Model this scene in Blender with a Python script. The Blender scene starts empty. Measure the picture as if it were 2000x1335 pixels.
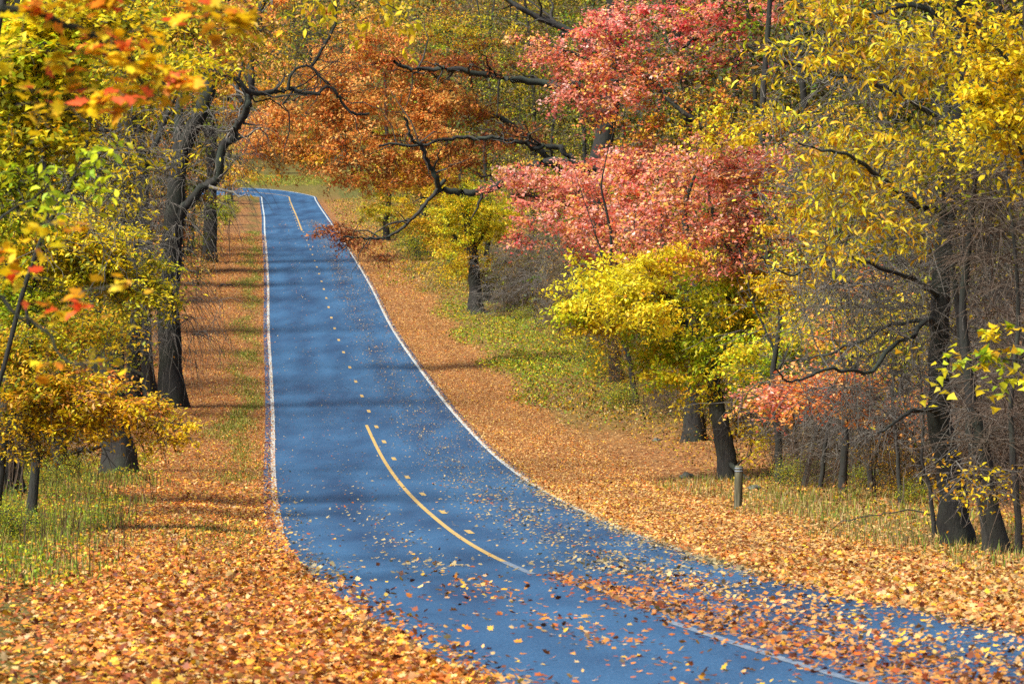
import bpy, math, random
import numpy as np
from math import radians, sin, cos, pi
rng = np.random.default_rng(11)
random.seed(11)
sc = bpy.context.scene
COL = sc.collection

# ------------------------------------------------------------------ camera, sky, sun, exposure
F = 9290.0            # focal length in pixels of the 2000 px wide photograph
YH = 400.0            # pixel row of the horizon
cam = bpy.data.cameras.new('camera'); camo = bpy.data.objects.new('camera', cam); COL.objects.link(camo)
camo.location = (0, 0, 0); camo.rotation_euler = (radians(90), 0, 0)
cam.sensor_width = 36.0; cam.lens = F * 36.0 / 2000.0
cam.shift_y = -(667.5 - YH) / 2000.0
cam.clip_start = 0.5; cam.clip_end = 6000
cam.dof.use_dof = True; cam.dof.focus_distance = 125.0; cam.dof.aperture_fstop = 8.0
sc.camera = camo
SUN_EL, SUN_AZ = 52.0, -128.0     # azimuth of the sun as seen from above, clockwise from +Y
w = bpy.data.worlds.new("World"); sc.world = w; w.use_nodes = True
nt = w.node_tree; nt.nodes.clear()
sky = nt.nodes.new('ShaderNodeTexSky'); sky.sky_type = 'NISHITA'; sky.sun_disc = False
sky.sun_elevation = radians(SUN_EL); sky.sun_rotation = radians(SUN_AZ)
bg = nt.nodes.new('ShaderNodeBackground'); bg.inputs[1].default_value = 0.062
wo = nt.nodes.new('ShaderNodeOutputWorld'); nt.links.new(sky.outputs[0], bg.inputs[0]); nt.links.new(bg.outputs[0], wo.inputs[0])
sl = bpy.data.lights.new('sun', 'SUN'); sl.energy = 4.9; sl.angle = radians(28.0); sl.color = (1.0, 0.94, 0.85)
so = bpy.data.objects.new('sun', sl); COL.objects.link(so)
so.rotation_euler = (radians(90 - SUN_EL), 0, -radians(SUN_AZ) + pi)
so.location = (-20, -20, 40)
sc.view_settings.view_transform = 'Standard'; sc.view_settings.look = 'None'; sc.view_settings.gamma = 1.0
sc.view_settings.exposure = 1.08
sc.cycles.max_bounces = 6; sc.cycles.diffuse_bounces = 3; sc.cycles.transmission_bounces = 4; sc.cycles.glossy_bounces = 2
sc.cycles.use_denoising = False; sc.cycles.sample_clamp_indirect = 2.5; sc.cycles.sample_clamp_direct = 8

# ------------------------------------------------------------------ road line and terrain
KY = np.array([-60, 0, 20.0, 35.0, 50.0, 75.0, 100.0, 130.0, 165.0, 205.0, 250.0, 300.0, 360.0, 430.0, 500.0, 560.0, 600.0, 700, 900])
KX = np.array([21.5, 11.0, 6.2, 3.515, 1.724, -0.239, -1.688, -3.275, -5.046, -7.144, -9.551, -12.128, -15.309, -19.103, -22.802, -26.161, -28.375, -34, -45])
KZ = np.array([-1.2, -1.9, -3.0, -3.775, -4.408, -5.559, -6.476, -7.223, -7.479, -7.192, -6.502, -5.201, -3.85, -2.41, -1.186, 0.2])
KZY = np.concatenate([KY[:15], [560.0]])
KZY = np.concatenate([KZY, [580, 589, 595.5, 604, 640, 700, 800, 900, 1100]])
KZ = np.concatenate([KZ, [0.75, 1.28, 2.2, 2.95, 4.6, 8.5, 20, 34, 50]])
def pchip(xk, yk):
    h = np.diff(xk); d = np.diff(yk) / h; m = np.zeros(len(xk)); m[0] = d[0]; m[-1] = d[-1]
    m[1:-1] = (d[:-1] * h[1:] + d[1:] * h[:-1]) / (h[:-1] + h[1:])
    def f(x):
        x = np.asarray(x, float); i = np.clip(np.searchsorted(xk, x) - 1, 0, len(xk) - 2)
        t = np.clip((x - xk[i]) / h[i], -1, 2); H = h[i]
        return ((2*t**3 - 3*t**2 + 1) * yk[i] + (t**3 - 2*t**2 + t) * H * m[i] + (-2*t**3 + 3*t**2) * yk[i+1] + (t**3 - t**2) * H * m[i+1])
    return f
RX = pchip(KY, KX); RZ = pchip(KZY, KZ)
def sstep(a, b, x): t = np.clip((x - a) / (b - a), 0, 1); return t * t * (3 - 2 * t)
def bumps(X, Y):
    return (np.sin(X*.71 + Y*.23) * np.sin(Y*.31 - X*.17 + 1.3) * .6 + np.sin(X*1.9 + 2.1) * np.sin(Y*.83 + .4) * .25 + np.sin(X*.21 - Y*.13) * .9)
def T(X, Y):
    """height of the ground"""
    X = np.asarray(X, float); Y = np.asarray(Y, float)
    u = X - RX(Y); a = np.abs(u)
    k = 1 - sstep(565, 585, Y) * (1 - sstep(610, 650, Y))
    g = -0.05 * sstep(3.4, 3.7, a) + .10 * sstep(3.7, 5.2, a) + .10 * sstep(5, 9, a) * bumps(X, Y)
    g = g + np.where(u > 0, .05 * np.clip(u - 6, 0, 9) + .16 * np.clip(u - 15, 0, 70) + .25 * sstep(5.5, 8, u) * sstep(150, 180, Y) * (1 - sstep(290, 330, Y)), .02 * np.clip(a - 8, 0, 8) + .14 * np.clip(a - 16, 0, 70))
    return RZ(Y) + g * k
def P(px, py, Y): return np.array([(px - 1000) * Y / F, Y, (YH - py) * Y / F])
def G(px, py):
    Ys = np.linspace(30, 640, 6101); X = (px - 1000) * Ys / F; z = T(X, Ys)
    q = YH - F * z / Ys; i = np.argmax(q <= py)
    return np.array([X[i], Ys[i], z[i]])

# ------------------------------------------------------------------ mesh helpers
def mk_mesh(name, V, Fc, mat, col=None, smooth=False):
    """V (n,3); Fc (m,k) faces all of k corners; col (m,3) per-face colour"""
    me = bpy.data.meshes.new(name); V = np.asarray(V, np.float32); Fc = np.asarray(Fc, np.int32)
    m, k = Fc.shape
    me.vertices.add(len(V)); me.vertices.foreach_set('co', V.ravel())
    me.loops.add(m * k); me.loops.foreach_set('vertex_index', Fc.ravel())
    me.polygons.add(m); me.polygons.foreach_set('loop_start', np.arange(0, m * k, k, dtype=np.int32))
    me.polygons.foreach_set('loop_total', np.full(m, k, np.int32))
    if smooth: me.polygons.foreach_set('use_smooth', np.ones(m, bool))
    me.update(calc_edges=True)
    if col is not None:
        at = me.attributes.new('tint', 'FLOAT_COLOR', 'FACE')
        c = np.ones((m, 4), np.float32); c[:, :3] = col; at.data.foreach_set('color', c.ravel())
    me.materials.append(mat)
    return me
def link(name, me, parent=None):
    o = bpy.data.objects.new(name, me); COL.objects.link(o)
    if parent is not None:
        o.parent = parent
    return o
def tag(o, label=None, cat=None, group=None, kind=None):
    if label: o['label'] = label
    if cat: o['category'] = cat
    if group: o['group'] = group
    if kind: o['kind'] = kind
    return o
def empty(name, loc=(0, 0, 0)):
    o = bpy.data.objects.new(name, None); o.location = loc; o.empty_display_size = .3; COL.objects.link(o); return o

def tubes(PTS, RAD, sides=4, cap=False):
    """PTS (n,k,3) RAD (n,k) -> V, quads"""
    n, k, _ = PTS.shape
    d = np.gradient(PTS, axis=1); d /= np.linalg.norm(d, axis=2, keepdims=True) + 1e-9
    ref = np.zeros_like(d); ref[..., 0] = 1.0
    big = np.abs(d[..., 0]) > .85; ref[big] = (0, 1, 0)
    a = np.cross(d, ref); a /= np.linalg.norm(a, axis=2, keepdims=True) + 1e-9
    b = np.cross(d, a)
    th = np.linspace(0, 2 * pi, sides, endpoint=False)
    V = PTS[:, :, None, :] + RAD[:, :, None, None] * (np.cos(th)[None, None, :, None] * a[:, :, None, :] + np.sin(th)[None, None, :, None] * b[:, :, None, :])
    idx = np.arange(n * k * sides).reshape(n, k, sides)
    nx = np.roll(idx, -1, axis=2)
    Q = np.stack([idx[:, :-1], nx[:, :-1], nx[:, 1:], idx[:, 1:]], axis=-1).reshape(-1, 4)
    return V.reshape(-1, 3), Q
def smooth_path(pts, n):
    pts = np.asarray(pts, float); k = np.arange(len(pts)); t = np.linspace(0, len(pts) - 1, n)
    if len(pts) < 3: return np.stack([np.interp(t, k, pts[:, j]) for j in range(pts.shape[1])], 1)
    return np.stack([pchip(k.astype(float), pts[:, j])(t) for j in range(pts.shape[1])], 1)

# ------------------------------------------------------------------ leaf shapes (triangles), unit leaf along +x from its stalk
def fan(rim, mid=(.45, 0, 0)):
    V = [mid] + [tuple(p) for p in rim]; n = len(rim)
    return np.array(V, float), np.array([(0, i + 1, (i + 1) % n + 1) for i in range(n)])
L_OVAL = fan([(0, 0, 0), (.35, -.24, .07), (.7, -.2, .05), (1, 0, -.08), (.7, .2, .05), (.35, .24, .07)])
L_LONG = fan([(0, 0, 0), (.35, -.16, .05), (.7, -.13, .02), (1.05, 0, -.16), (.7, .13, .02), (.35, .16, .05)])
L_DIA = (np.array([(0, 0, 0), (.5, -.3, .08), (1, 0, -.03), (.5, .3, .08)], float), np.array([(0, 1, 2), (0, 2, 3)]))
L_LOBE = fan([(0, 0, 0), (.2, -.5, .06), (.5, -.26, 0), (1, 0, -.08), (.5, .26, 0), (.2, .5, .06)], (.35, 0, .02))
L_MAPLE = fan([(0, 0, 0), (-.05, -.3, .02), (.2, -.3, 0), (.32, -.62, .06), (.5, -.28, 0), (.72, -.36, .03), (.72, -.14, 0), (1, 0, -.08),
               (.72, .14, 0), (.72, .36, .03), (.5, .28, 0), (.32, .62, .06), (.2, .3, 0), (-.05, .3, .02)], (.38, 0, .03))
L_OAK = fan([(0, 0, 0), (.25, -.2, .03), (.35, -.1, 0), (.55, -.3, .05), (.65, -.12, 0), (1, 0, -.1), (.65, .12, 0), (.55, .3, .05), (.35, .1, 0), (.25, .2, .03)])
def leaves(name, pos, size, cols, mat, shape, flat=0.0, down=0.0, lift=None):
    """pos (n,3) size (n,) cols (n,3); flat: 0 random tilt .. 1 lying horizontally; down: droop of the leaf axis"""
    TV, TF = shape; n = len(pos)
    ax = rng.normal(size=(n, 3)); ax[:, 2] = ax[:, 2] * (1 - flat) - down
    ax /= np.linalg.norm(ax, axis=1, keepdims=True)
    up = rng.normal(size=(n, 3)); up[:, 2] = np.abs(up[:, 2]) + .3 + flat * 5
    s = np.cross(up, ax); s /= np.linalg.norm(s, axis=1, keepdims=True) + 1e-9
    nn = np.cross(ax, s)
    curl = rng.uniform(-.6, 2.6, n)
    V = (pos[:, None, :] + size[:, None, None] * (TV[None, :, 0, None] * ax[:, None, :] + TV[None, :, 1, None] * s[:, None, :] * rng.uniform(.75, 1.1, n)[:, None, None]
         + TV[None, :, 2, None] * curl[:, None, None] * nn[:, None, :]))
    if lift is not None: V[:, :, 2] = np.maximum(V[:, :, 2], lift[:, None])
    k = len(TV)
    Fc = (TF[None] + (np.arange(n) * k)[:, None, None]).reshape(-1, 3)
    return mk_mesh(name, V.reshape(-1, 3), Fc, mat, np.repeat(cols, len(TF), axis=0))

# ------------------------------------------------------------------ materials
def mat(name):
    m = bpy.data.materials.new(name); m.use_nodes = True; n = m.node_tree.nodes; n.clear(); return m, n, m.node_tree.links
def leaf_mat(name, trans=.42, rough=.55, spec=.35):
    m, n, l = mat(name)
    a = n.new('ShaderNodeAttribute'); a.attribute_name = 'tint'
    pb = n.new('ShaderNodeBsdfPrincipled'); pb.inputs['Roughness'].default_value = rough; pb.inputs['Specular IOR Level'].default_value = spec
    tr = n.new('ShaderNodeBsdfTranslucent'); mx = n.new('ShaderNodeMixShader'); mx.inputs[0].default_value = trans
    o = n.new('ShaderNodeOutputMaterial')
    tc = n.new('ShaderNodeTexCoord'); no = n.new('ShaderNodeTexNoise'); no.inputs['Scale'].default_value = 14.0; no.inputs['Detail'].default_value = 3
    mr = n.new('ShaderNodeMapRange'); mr.inputs[1].default_value = .3; mr.inputs[2].default_value = .7; mr.inputs[3].default_value = .72; mr.inputs[4].default_value = 1.18
    mu = n.new('ShaderNodeVectorMath'); mu.operation = 'SCALE'
    l.new(tc.outputs['Object'], no.inputs['Vector']); l.new(no.outputs[0], mr.inputs[0]); l.new(mr.outputs[0], mu.inputs['Scale'])
    l.new(a.outputs['Color'], mu.inputs[0])
    l.new(mu.outputs[0], pb.inputs['Base Color']); l.new(mu.outputs[0], tr.inputs['Color'])
    l.new(pb.outputs[0], mx.inputs[1]); l.new(tr.outputs[0], mx.inputs[2]); l.new(mx.outputs[0], o.inputs[0])
    return m
M_LEAF = leaf_mat('leaf'); M_DRY = leaf_mat('fallen_leaf', .12, .6, .4); M_GRASS = leaf_mat('grass_blade', .3, .6, .3)
def ramp(n, stops):
    r = n.new('ShaderNodeValToRGB'); e = r.color_ramp.elements
    while len(e) > 1: e.remove(e[-1])
    e[0].position = stops[0][0]; e[0].color = (*stops[0][1], 1)
    for p, c in stops[1:]:
        x = e.new(p); x.color = (*c, 1)
    return r
def bark_mat(name, dark, light, moss, amt):
    m, n, l = mat(name)
    tc = n.new('ShaderNodeTexCoord'); mp = n.new('ShaderNodeMapping'); mp.inputs['Scale'].default_value = (9, 9, 1.3)
    no = n.new('ShaderNodeTexNoise'); no.inputs['Scale'].default_value = 2.2; no.inputs['Detail'].default_value = 6; no.inputs['Roughness'].default_value = .7
    r = ramp(n, [(.35, dark), (.62, light)])
    n2 = n.new('ShaderNodeTexNoise'); n2.inputs['Scale'].default_value = 1.1; n2.inputs['Detail'].default_value = 5
    r2 = ramp(n, [(.5 - amt * .2, (0, 0, 0)), (.62, (1, 1, 1))])
    mx = n.new('ShaderNodeMix'); mx.data_type = 'RGBA'; mx.inputs[7].default_value = (*moss, 1)
    ml = n.new('ShaderNodeMath'); ml.operation = 'MULTIPLY'; ml.inputs[1].default_value = amt
    pb = n.new('ShaderNodeBsdfPrincipled'); pb.inputs['Roughness'].default_value = .85
    bp = n.new('ShaderNodeBump'); bp.inputs['Distance'].default_value = .04; bp.inputs['Strength'].default_value = .9
    o = n.new('ShaderNodeOutputMaterial')
    l.new(tc.outputs['Object'], mp.inputs[0]); l.new(mp.outputs[0], no.inputs['Vector']); l.new(no.outputs[0], r.inputs[0])
    l.new(tc.outputs['Object'], n2.inputs['Vector']); l.new(n2.outputs[0], r2.inputs[0]); l.new(r2.outputs[0], ml.inputs[0]); l.new(ml.outputs[0], mx.inputs[0])
    l.new(r.outputs[0], mx.inputs[6]); l.new(mx.outputs[2], pb.inputs['Base Color']); l.new(no.outputs[0], bp.inputs['Height']); l.new(bp.outputs[0], pb.inputs['Normal'])
    l.new(pb.outputs[0], o.inputs[0]); return m
M_BARK = bark_mat('bark_dark', (.003, .0027, .0025), (.020, .0175, .0145), (.018, .027, .012), .5)
M_BARKG = bark_mat('bark_grey', (.005, .0045, .004), (.038, .033, .029), (.032, .042, .024), .5)
M_LIMB = bark_mat('limb_dark', (.005, .0045, .0045), (.028, .024, .021), (.03, .05, .03), .55)
M_TWIG = bark_mat('twig_grey', (.045, .04, .035), (.19, .168, .142), (.1, .11, .08), .3)
M_TWIGB = bark_mat('twig_brown', (.035, .024, .016), (.15, .1, .068), (.09, .09, .06), .3)
M_TWIGD = bark_mat('twig_dark', (.012, .01, .009), (.05, .043, .036), (.05, .06, .04), .3)

def road_mat():
    m, n, l = mat('asphalt')
    tc = n.new('ShaderNodeTexCoord')
    fine = n.new('ShaderNodeTexNoise'); fine.inputs['Scale'].default_value = 34; fine.inputs['Detail'].default_value = 4; fine.inputs['Roughness'].default_value = .8
    mp = n.new('ShaderNodeMapping'); mp.inputs['Scale'].default_value = (.5, .05, 1); mp.inputs['Rotation'].default_value = (0, 0, radians(-3))
    pat = n.new('ShaderNodeTexNoise'); pat.inputs['Scale'].default_value = 1.6; pat.inputs['Detail'].default_value = 4
    r = ramp(n, [(.28, (.007, .028, .068)), (.5, (.018, .062, .140)), (.74, (.060, .142, .265))])  # blue of the reflected sky is put into the base colour
    r2 = ramp(n, [(.3, (.55, .57, .62)), (.7, (1.35, 1.3, 1.2))])
    mx = n.new('ShaderNodeMix'); mx.data_type = 'RGBA'; mx.blend_type = 'MULTIPLY'; mx.inputs[0].default_value = 1
    pb = n.new('ShaderNodeBsdfPrincipled'); pb.inputs['Roughness'].default_value = .62; pb.inputs['Specular IOR Level'].default_value = .25
    bp = n.new('ShaderNodeBump'); bp.inputs['Distance'].default_value = .006; bp.inputs['Strength'].default_value = .6
    o = n.new('ShaderNodeOutputMaterial')
    wa = n.new('ShaderNodeAttribute'); wa.attribute_name = 'wear'; wm = n.new('ShaderNodeMath'); wm.operation = 'MULTIPLY_ADD'; wm.inputs[1].default_value = .10
    l.new(wa.outputs['Fac'], wm.inputs[0]); l.new(pat.outputs[0], wm.inputs[2])
    l.new(tc.outputs['Object'], fine.inputs['Vector']); l.new(tc.outputs['Object'], mp.inputs[0]); l.new(mp.outputs[0], pat.inputs['Vector'])
    l.new(fine.outputs[0], r.inputs[0]); l.new(wm.outputs[0], r2.inputs[0]); l.new(r.outputs[0], mx.inputs[6]); l.new(r2.outputs[0], mx.inputs[7])
    l.new(mx.outputs[2], pb.inputs['Base Color']); l.new(fine.outputs[0], bp.inputs['Height']); l.new(bp.outputs[0], pb.inputs['Normal']); l.new(pb.outputs[0], o.inputs[0])
    return m
def paint_mat(name, c, c2, thr=.42):
    m, n, l = mat(name); tc = n.new('ShaderNodeTexCoord')
    no = n.new('ShaderNodeTexNoise'); no.inputs['Scale'].default_value = 7; no.inputs['Detail'].default_value = 6; no.inputs['Roughness'].default_value = .75
    r = ramp(n, [(thr - .08, c2), (thr + .03, c)])
    pb = n.new('ShaderNodeBsdfPrincipled'); pb.inputs['Roughness'].default_value = .7; o = n.new('ShaderNodeOutputMaterial')
    l.new(tc.outputs['Object'], no.inputs['Vector']); l.new(no.outputs[0], r.inputs[0]); l.new(r.outputs[0], pb.inputs['Base Color']); l.new(pb.outputs[0], o.inputs[0]); return m
def ground_mat():
    m, n, l = mat('leaf_litter'); tc = n.new('ShaderNodeTexCoord')
    mp = n.new('ShaderNodeMapping'); mp.inputs['Scale'].default_value = (1, 1, .3)
    v = n.new('ShaderNodeTexVoronoi'); v.inputs['Scale'].default_value = 11; v.inputs['Randomness'].default_value = 1
    sp = n.new('ShaderNodeSeparateColor')
    r = ramp(n, [(0, (.03, .012, .005)), (.3, (.11, .04, .012)), (.6, (.22, .085, .02)), (.85, (.36, .17, .05)), (1, (.44, .28, .12))])
    g = ramp(n, [(0, (.03, .04, .006)), (.5, (.07, .08, .012)), (1, (.18, .12, .03))])
    a = n.new('ShaderNodeAttribute'); a.attribute_name = 'grassy'
    mx = n.new('ShaderNodeMix'); mx.data_type = 'RGBA'
    pb = n.new('ShaderNodeBsdfPrincipled'); pb.inputs['Roughness'].default_value = .8; pb.inputs['Specular IOR Level'].default_value = .2
    bp = n.new('ShaderNodeBump'); bp.inputs['Distance'].default_value = .03; bp.inputs['Strength'].default_value = 1
    o = n.new('ShaderNodeOutputMaterial')
    l.new(tc.outputs['Object'], mp.inputs[0]); l.new(mp.outputs[0], v.inputs['Vector']); l.new(v.outputs['Color'], sp.inputs[0])
    l.new(sp.outputs[0], r.inputs[0]); l.new(sp.outputs[1], g.inputs[0]); l.new(a.outputs['Fac'], mx.inputs[0]); l.new(r.outputs[0], mx.inputs[6]); l.new(g.outputs[0], mx.inputs[7])
    l.new(mx.outputs[2], pb.inputs['Base Color']); l.new(v.outputs['Distance'], bp.inputs['Height']); l.new(bp.outputs[0], pb.inputs['Normal']); l.new(pb.outputs[0], o.inputs[0])
    return m
M_ROAD = road_mat(); M_WHITE = paint_mat('white_road_paint', (.38, .41, .40), (.12, .15, .19), .40); M_YEL = paint_mat('yellow_road_paint', (.46, .29, .06), (.16, .15, .12), .48)
M_WORN = paint_mat('worn_road_paint', (.16, .19, .22), (.045, .09, .17), .5); M_GROUND = ground_mat()

# ------------------------------------------------------------------ ground sheet
def grassy(X, Y):
    """how grassy the ground is, 0..1 (the rest is fallen leaves)"""
    u = X - RX(Y); n = .5 + .5 * np.sin(Y*.21 + np.sin(u*1.3 + Y*.05)*2) * np.sin(Y*.063 + 2 + u*.4)
    gl = sstep(-5.6, -4.6, u) * sstep(-3.0, -3.6, -u * -1) * 0
    wv = .35 * np.sin(Y * .13) + .25 * np.sin(Y * .37 + 1) ; gl = np.exp(-((u + 4.3 + wv) / (.55 + .25 * np.sin(Y * .21)))**2) * sstep(108, 150, Y) * (.15 + .75 * n)
    fl = sstep(5.8, 7.0, -u) * (1 - sstep(95, 120, Y)) * .9
    rt = np.exp(-((u - 7.6) / 1.3)**2) * (1 - sstep(105, 118, Y)) * .8
    bank = sstep(6.1, 7.0, u) * sstep(135, 165, Y) * (.3 + .35 * n)
    far = sstep(560, 600, Y) * .9
    lw = sstep(8.5, 10, -u) * .4
    return np.clip(gl + fl + rt + bank + far + lw, 0, 1)
rows = np.concatenate([np.arange(-60, 30, 6), np.arange(30, 640, 1.0), np.arange(640, 1000, 12), [1060, 1200, 1500, 2200]])
us = np.concatenate([[-900, -500, -300, -200, -140, -100, -75, -60, -48, -38, -30, -25, -21], np.arange(-18, -8, 1.), np.arange(-8, -3.8, .3), [-3.7, -3.55, -3.4, -2, 0, 2, 3.4, 3.55, 3.7], np.arange(4, 8.2, .3), np.arange(9, 19, 1.), [21, 25, 30, 38, 48, 60, 75, 100, 140, 200, 300, 500, 900]])
YY, UU = np.meshgrid(rows, us, indexing='ij'); XX = RX(YY) + UU; ZZ = T(XX, YY) - .06 * (np.abs(UU) < 3.5)
V = np.stack([XX, YY, ZZ], -1).reshape(-1, 3); idx = np.arange(len(V)).reshape(XX.shape)
Fc = np.stack([idx[:-1, :-1], idx[:-1, 1:], idx[1:, 1:], idx[1:, :-1]], -1).reshape(-1, 4)
me = mk_mesh('ground', V, Fc, M_GROUND, smooth=True)
at = me.attributes.new('grassy', 'FLOAT', 'POINT'); at.data.foreach_set('value', grassy(XX, YY).ravel().astype(np.float32))
tag(link('ground', me), kind='structure')

# ------------------------------------------------------------------ road and its painted lines
yy = np.arange(-60, 584.01, 1.0); path = [(RX(y), y) for y in yy]
hx, hy = float(RX(584.0)), 584.0; R0 = 8.0; tilt = math.atan(.055)
cx, cy = hx - R0 * cos(tilt), hy - R0 * sin(tilt)
for a in np.linspace(tilt, pi / 2 - .02, 22)[1:]: path.append((cx + R0 * cos(a), cy + R0 * sin(a)))
ex, ey = path[-1]
for d in np.arange(2, 90, 2.): path.append((ex - d, ey + .02 * d))
path = np.array(path, float); dd = np.gradient(path, axis=0); dd /= np.linalg.norm(dd, axis=1, keepdims=True)
nrm = np.stack([dd[:, 1], -dd[:, 0]], 1); arc = np.concatenate([[0], np.cumsum(np.linalg.norm(np.diff(path, axis=0), axis=1))])
def crown_z(X, Y, off): return T(X, Y) + .035 - .006 * np.abs(off)
def strip(offs, i0, i1, dz, pth=path, nn=nrm):
    offs = np.asarray(offs, float); p = pth[i0:i1, None, :] + nn[i0:i1, None, :] * offs[None, :, None]
    z = crown_z(p[..., 0], p[..., 1], offs[None, :]) + dz
    V = np.concatenate([p, z[..., None]], -1); id_ = np.arange(V.shape[0] * V.shape[1]).reshape(V.shape[:2])
    return V.reshape(-1, 3), np.stack([id_[:-1, :-1], id_[:-1, 1:], id_[1:, 1:], id_[1:, :-1]], -1).reshape(-1, 4)
offs = np.concatenate([[-3.6, -3.42], np.arange(-3.25, 3.3, .25), [3.42, 3.6]]); no_ = len(offs)
V, Fc = strip(offs, 0, len(path), 0)
V = V.reshape(-1, no_, 3); V[:, 0, 2] -= .06; V[:, -1, 2] -= .06; V = V.reshape(-1, 3)
me = mk_mesh('road', V, Fc, M_ROAD, smooth=True)
trk = sum(np.exp(-((offs - c) / .28)**2) for c in (-2.45, -.85, .85, 2.45)) - .9 * sum(np.exp(-((offs - c) / .3)**2) for c in (-1.65, 1.65)) - .8 * (np.abs(offs) > 3.1)
sv = arc[:, None]; wear = trk[None, :] * (.6 + .4 * np.sin(sv * .05 + 1)) + .5 * np.sin(sv * .11 + np.sign(offs)[None, :]) * np.sin(sv * .037 + 1.3)
at = me.attributes.new('wear', 'FLOAT', 'POINT'); at.data.foreach_set('value', wear.ravel().astype(np.float32))
road = link('road', me); tag(road, kind='structure')
def fine_strip(a0, a1, o0, o1, dz, step=1.0, wob=0.0):
    s = np.arange(a0, a1 + 1e-6, min(step, (a1 - a0) / 2)); p = np.stack([np.interp(s, arc, path[:, j]) for j in (0, 1)], 1); nn = np.stack([np.interp(s, arc, nrm[:, j]) for j in (0, 1)], 1)
    return strip([o0, o1], 0, len(s), dz, p, nn)
def joinm(parts):
    Vs, Fs, n = [], [], 0
    for v, f in parts: Vs.append(v); Fs.append(f + n); n += len(v)
    return np.concatenate(Vs), np.concatenate(Fs)
A = lambda y: float(np.interp(y, path[:640, 1], arc[:640]))   # arc length at a given Y
for nm, o in (('edge_line', -3.25), ('edge_line', 3.25)):
    V, Fc = fine_strip(A(0), arc[-1], o - .065, o + .065, .006, 1.0)
    tag(link(nm, mk_mesh(nm, V, Fc, M_WHITE)), kind='structure', label='white edge line along the %s side of the road' % ('left' if o < 0 else 'right'))
ymid = [428, 413, 400, 387, 375, 362, 348, 335, 322, 309, 297, 285, 274, 262, 250, 237, 224, 209, 196, 184, 172, 160, 149, 137, 124, 112, 100, 88]
ymid = [440 + 12.2 * i for i in range(10, -1, -1)] + ymid
parts = [fine_strip(A(y) - 1.4, A(y) + 1.4, .16 if y < 440 else -.16, .28 if y < 440 else -.04, .006) for y in ymid]
V, Fc = joinm(parts); tag(link('centre_dashes', mk_mesh('centre_dashes', V, Fc, M_YEL)), kind='structure', label='yellow dashed centre line')
V, Fc = fine_strip(A(72), A(161), -.14, -.04, .006); tag(link('centre_line', mk_mesh('centre_line', V, Fc, M_YEL)), kind='structure', label='solid yellow centre line on the near slope')
V, Fc = joinm([fine_strip(A(0), A(51), -.15, -.03, .006), fine_strip(A(66), A(72), -.15, -.03, .006)]); tag(link('centre_line', mk_mesh('centre_line', V, Fc, M_WORN)), kind='structure', label='worn pale centre line beside the leaf drift')
V, Fc = fine_strip(A(432), arc[-1], .06, .2, .006); tag(link('centre_line', mk_mesh('centre_line', V, Fc, M_YEL)), kind='structure', label='solid yellow centre line by the far bend')

# ------------------------------------------------------------------ palettes (linear RGB of the leaves, one darkened for shade in the woods)
PAL = dict(
 yellow=[(.82, .60, .012), (.76, .54, .01), (.86, .68, .03), (.66, .54, .015), (.80, .46, .012)],
 lemon=[(.84, .70, .02), (.86, .74, .05), (.78, .62, .01), (.7, .66, .02)],
 gold=[(.72, .42, .012), (.78, .48, .015), (.56, .26, .012), (.62, .42, .02), (.38, .17, .012)],
 olive=[(.38, .40, .015), (.5, .46, .012), (.26, .28, .012), (.6, .52, .012), (.16, .19, .01)],
 lime=[(.42, .56, .02), (.52, .60, .015), (.32, .46, .02), (.62, .62, .02)],
 green=[(.13, .26, .02), (.2, .34, .02), (.09, .18, .015), (.3, .38, .02)],
 pink=[(.88, .31, .21), (.89, .39, .30), (.86, .22, .16), (.89, .45, .18), (.88, .52, .12), (.91, .52, .44), (.89, .34, .26), (.76, .18, .10)],
 crimson=[(.8, .11, .11), (.86, .20, .18), (.68, .06, .07), (.88, .32, .26)],
 coral=[(.86, .30, .08), (.88, .42, .12), (.78, .18, .07), (.88, .5, .08)],
 orange=[(.84, .38, .09), (.88, .48, .15), (.78, .29, .05), (.87, .54, .12), (.6, .17, .03)],
 rust=[(.38, .10, .025), (.5, .16, .04), (.22, .05, .015), (.6, .24, .06)],
 brown=[(.14, .07, .025), (.22, .11, .035), (.08, .04, .015), (.3, .17, .05)],
 dim_shade=[(.06, .07, .008), (.10, .09, .01), (.04, .035, .01), (.17, .14, .015), (.09, .05, .014), (.03, .04, .007)],  # dark leaf colours standing in for shaded depths and gaps of the woods
 litter=[(.48, .16, .026), (.60, .24, .03), (.58, .32, .10), (.34, .085, .017), (.2, .045, .013), (.12, .034, .01), (.66, .44, .21), (.74, .38, .025), (.56, .15, .016), (.54, .33, .18), (.74, .46, .04), (.42, .10, .016), (.52, .2, .03), (.28, .075, .02), (.6, .2, .02)],
 nearmaple=[(.88, .62, .015), (.88, .56, .01), (.86, .42, .015), (.86, .13, .04), (.88, .58, .01), (.86, .32, .03), (.88, .64, .02), (.86, .6, .015)],
)
def pick(pal, n, jit=.16, weights=None):
    p = np.array(PAL[pal]) if isinstance(pal, str) else np.concatenate([np.array(PAL[q]) for q in pal])
    i = rng.integers(0, len(p), n); c = p[i] * (1 + rng.normal(0, jit, (n, 1))) * (1 + rng.normal(0, .05, (n, 3)))
    return np.clip(c, .004, .92)

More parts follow.
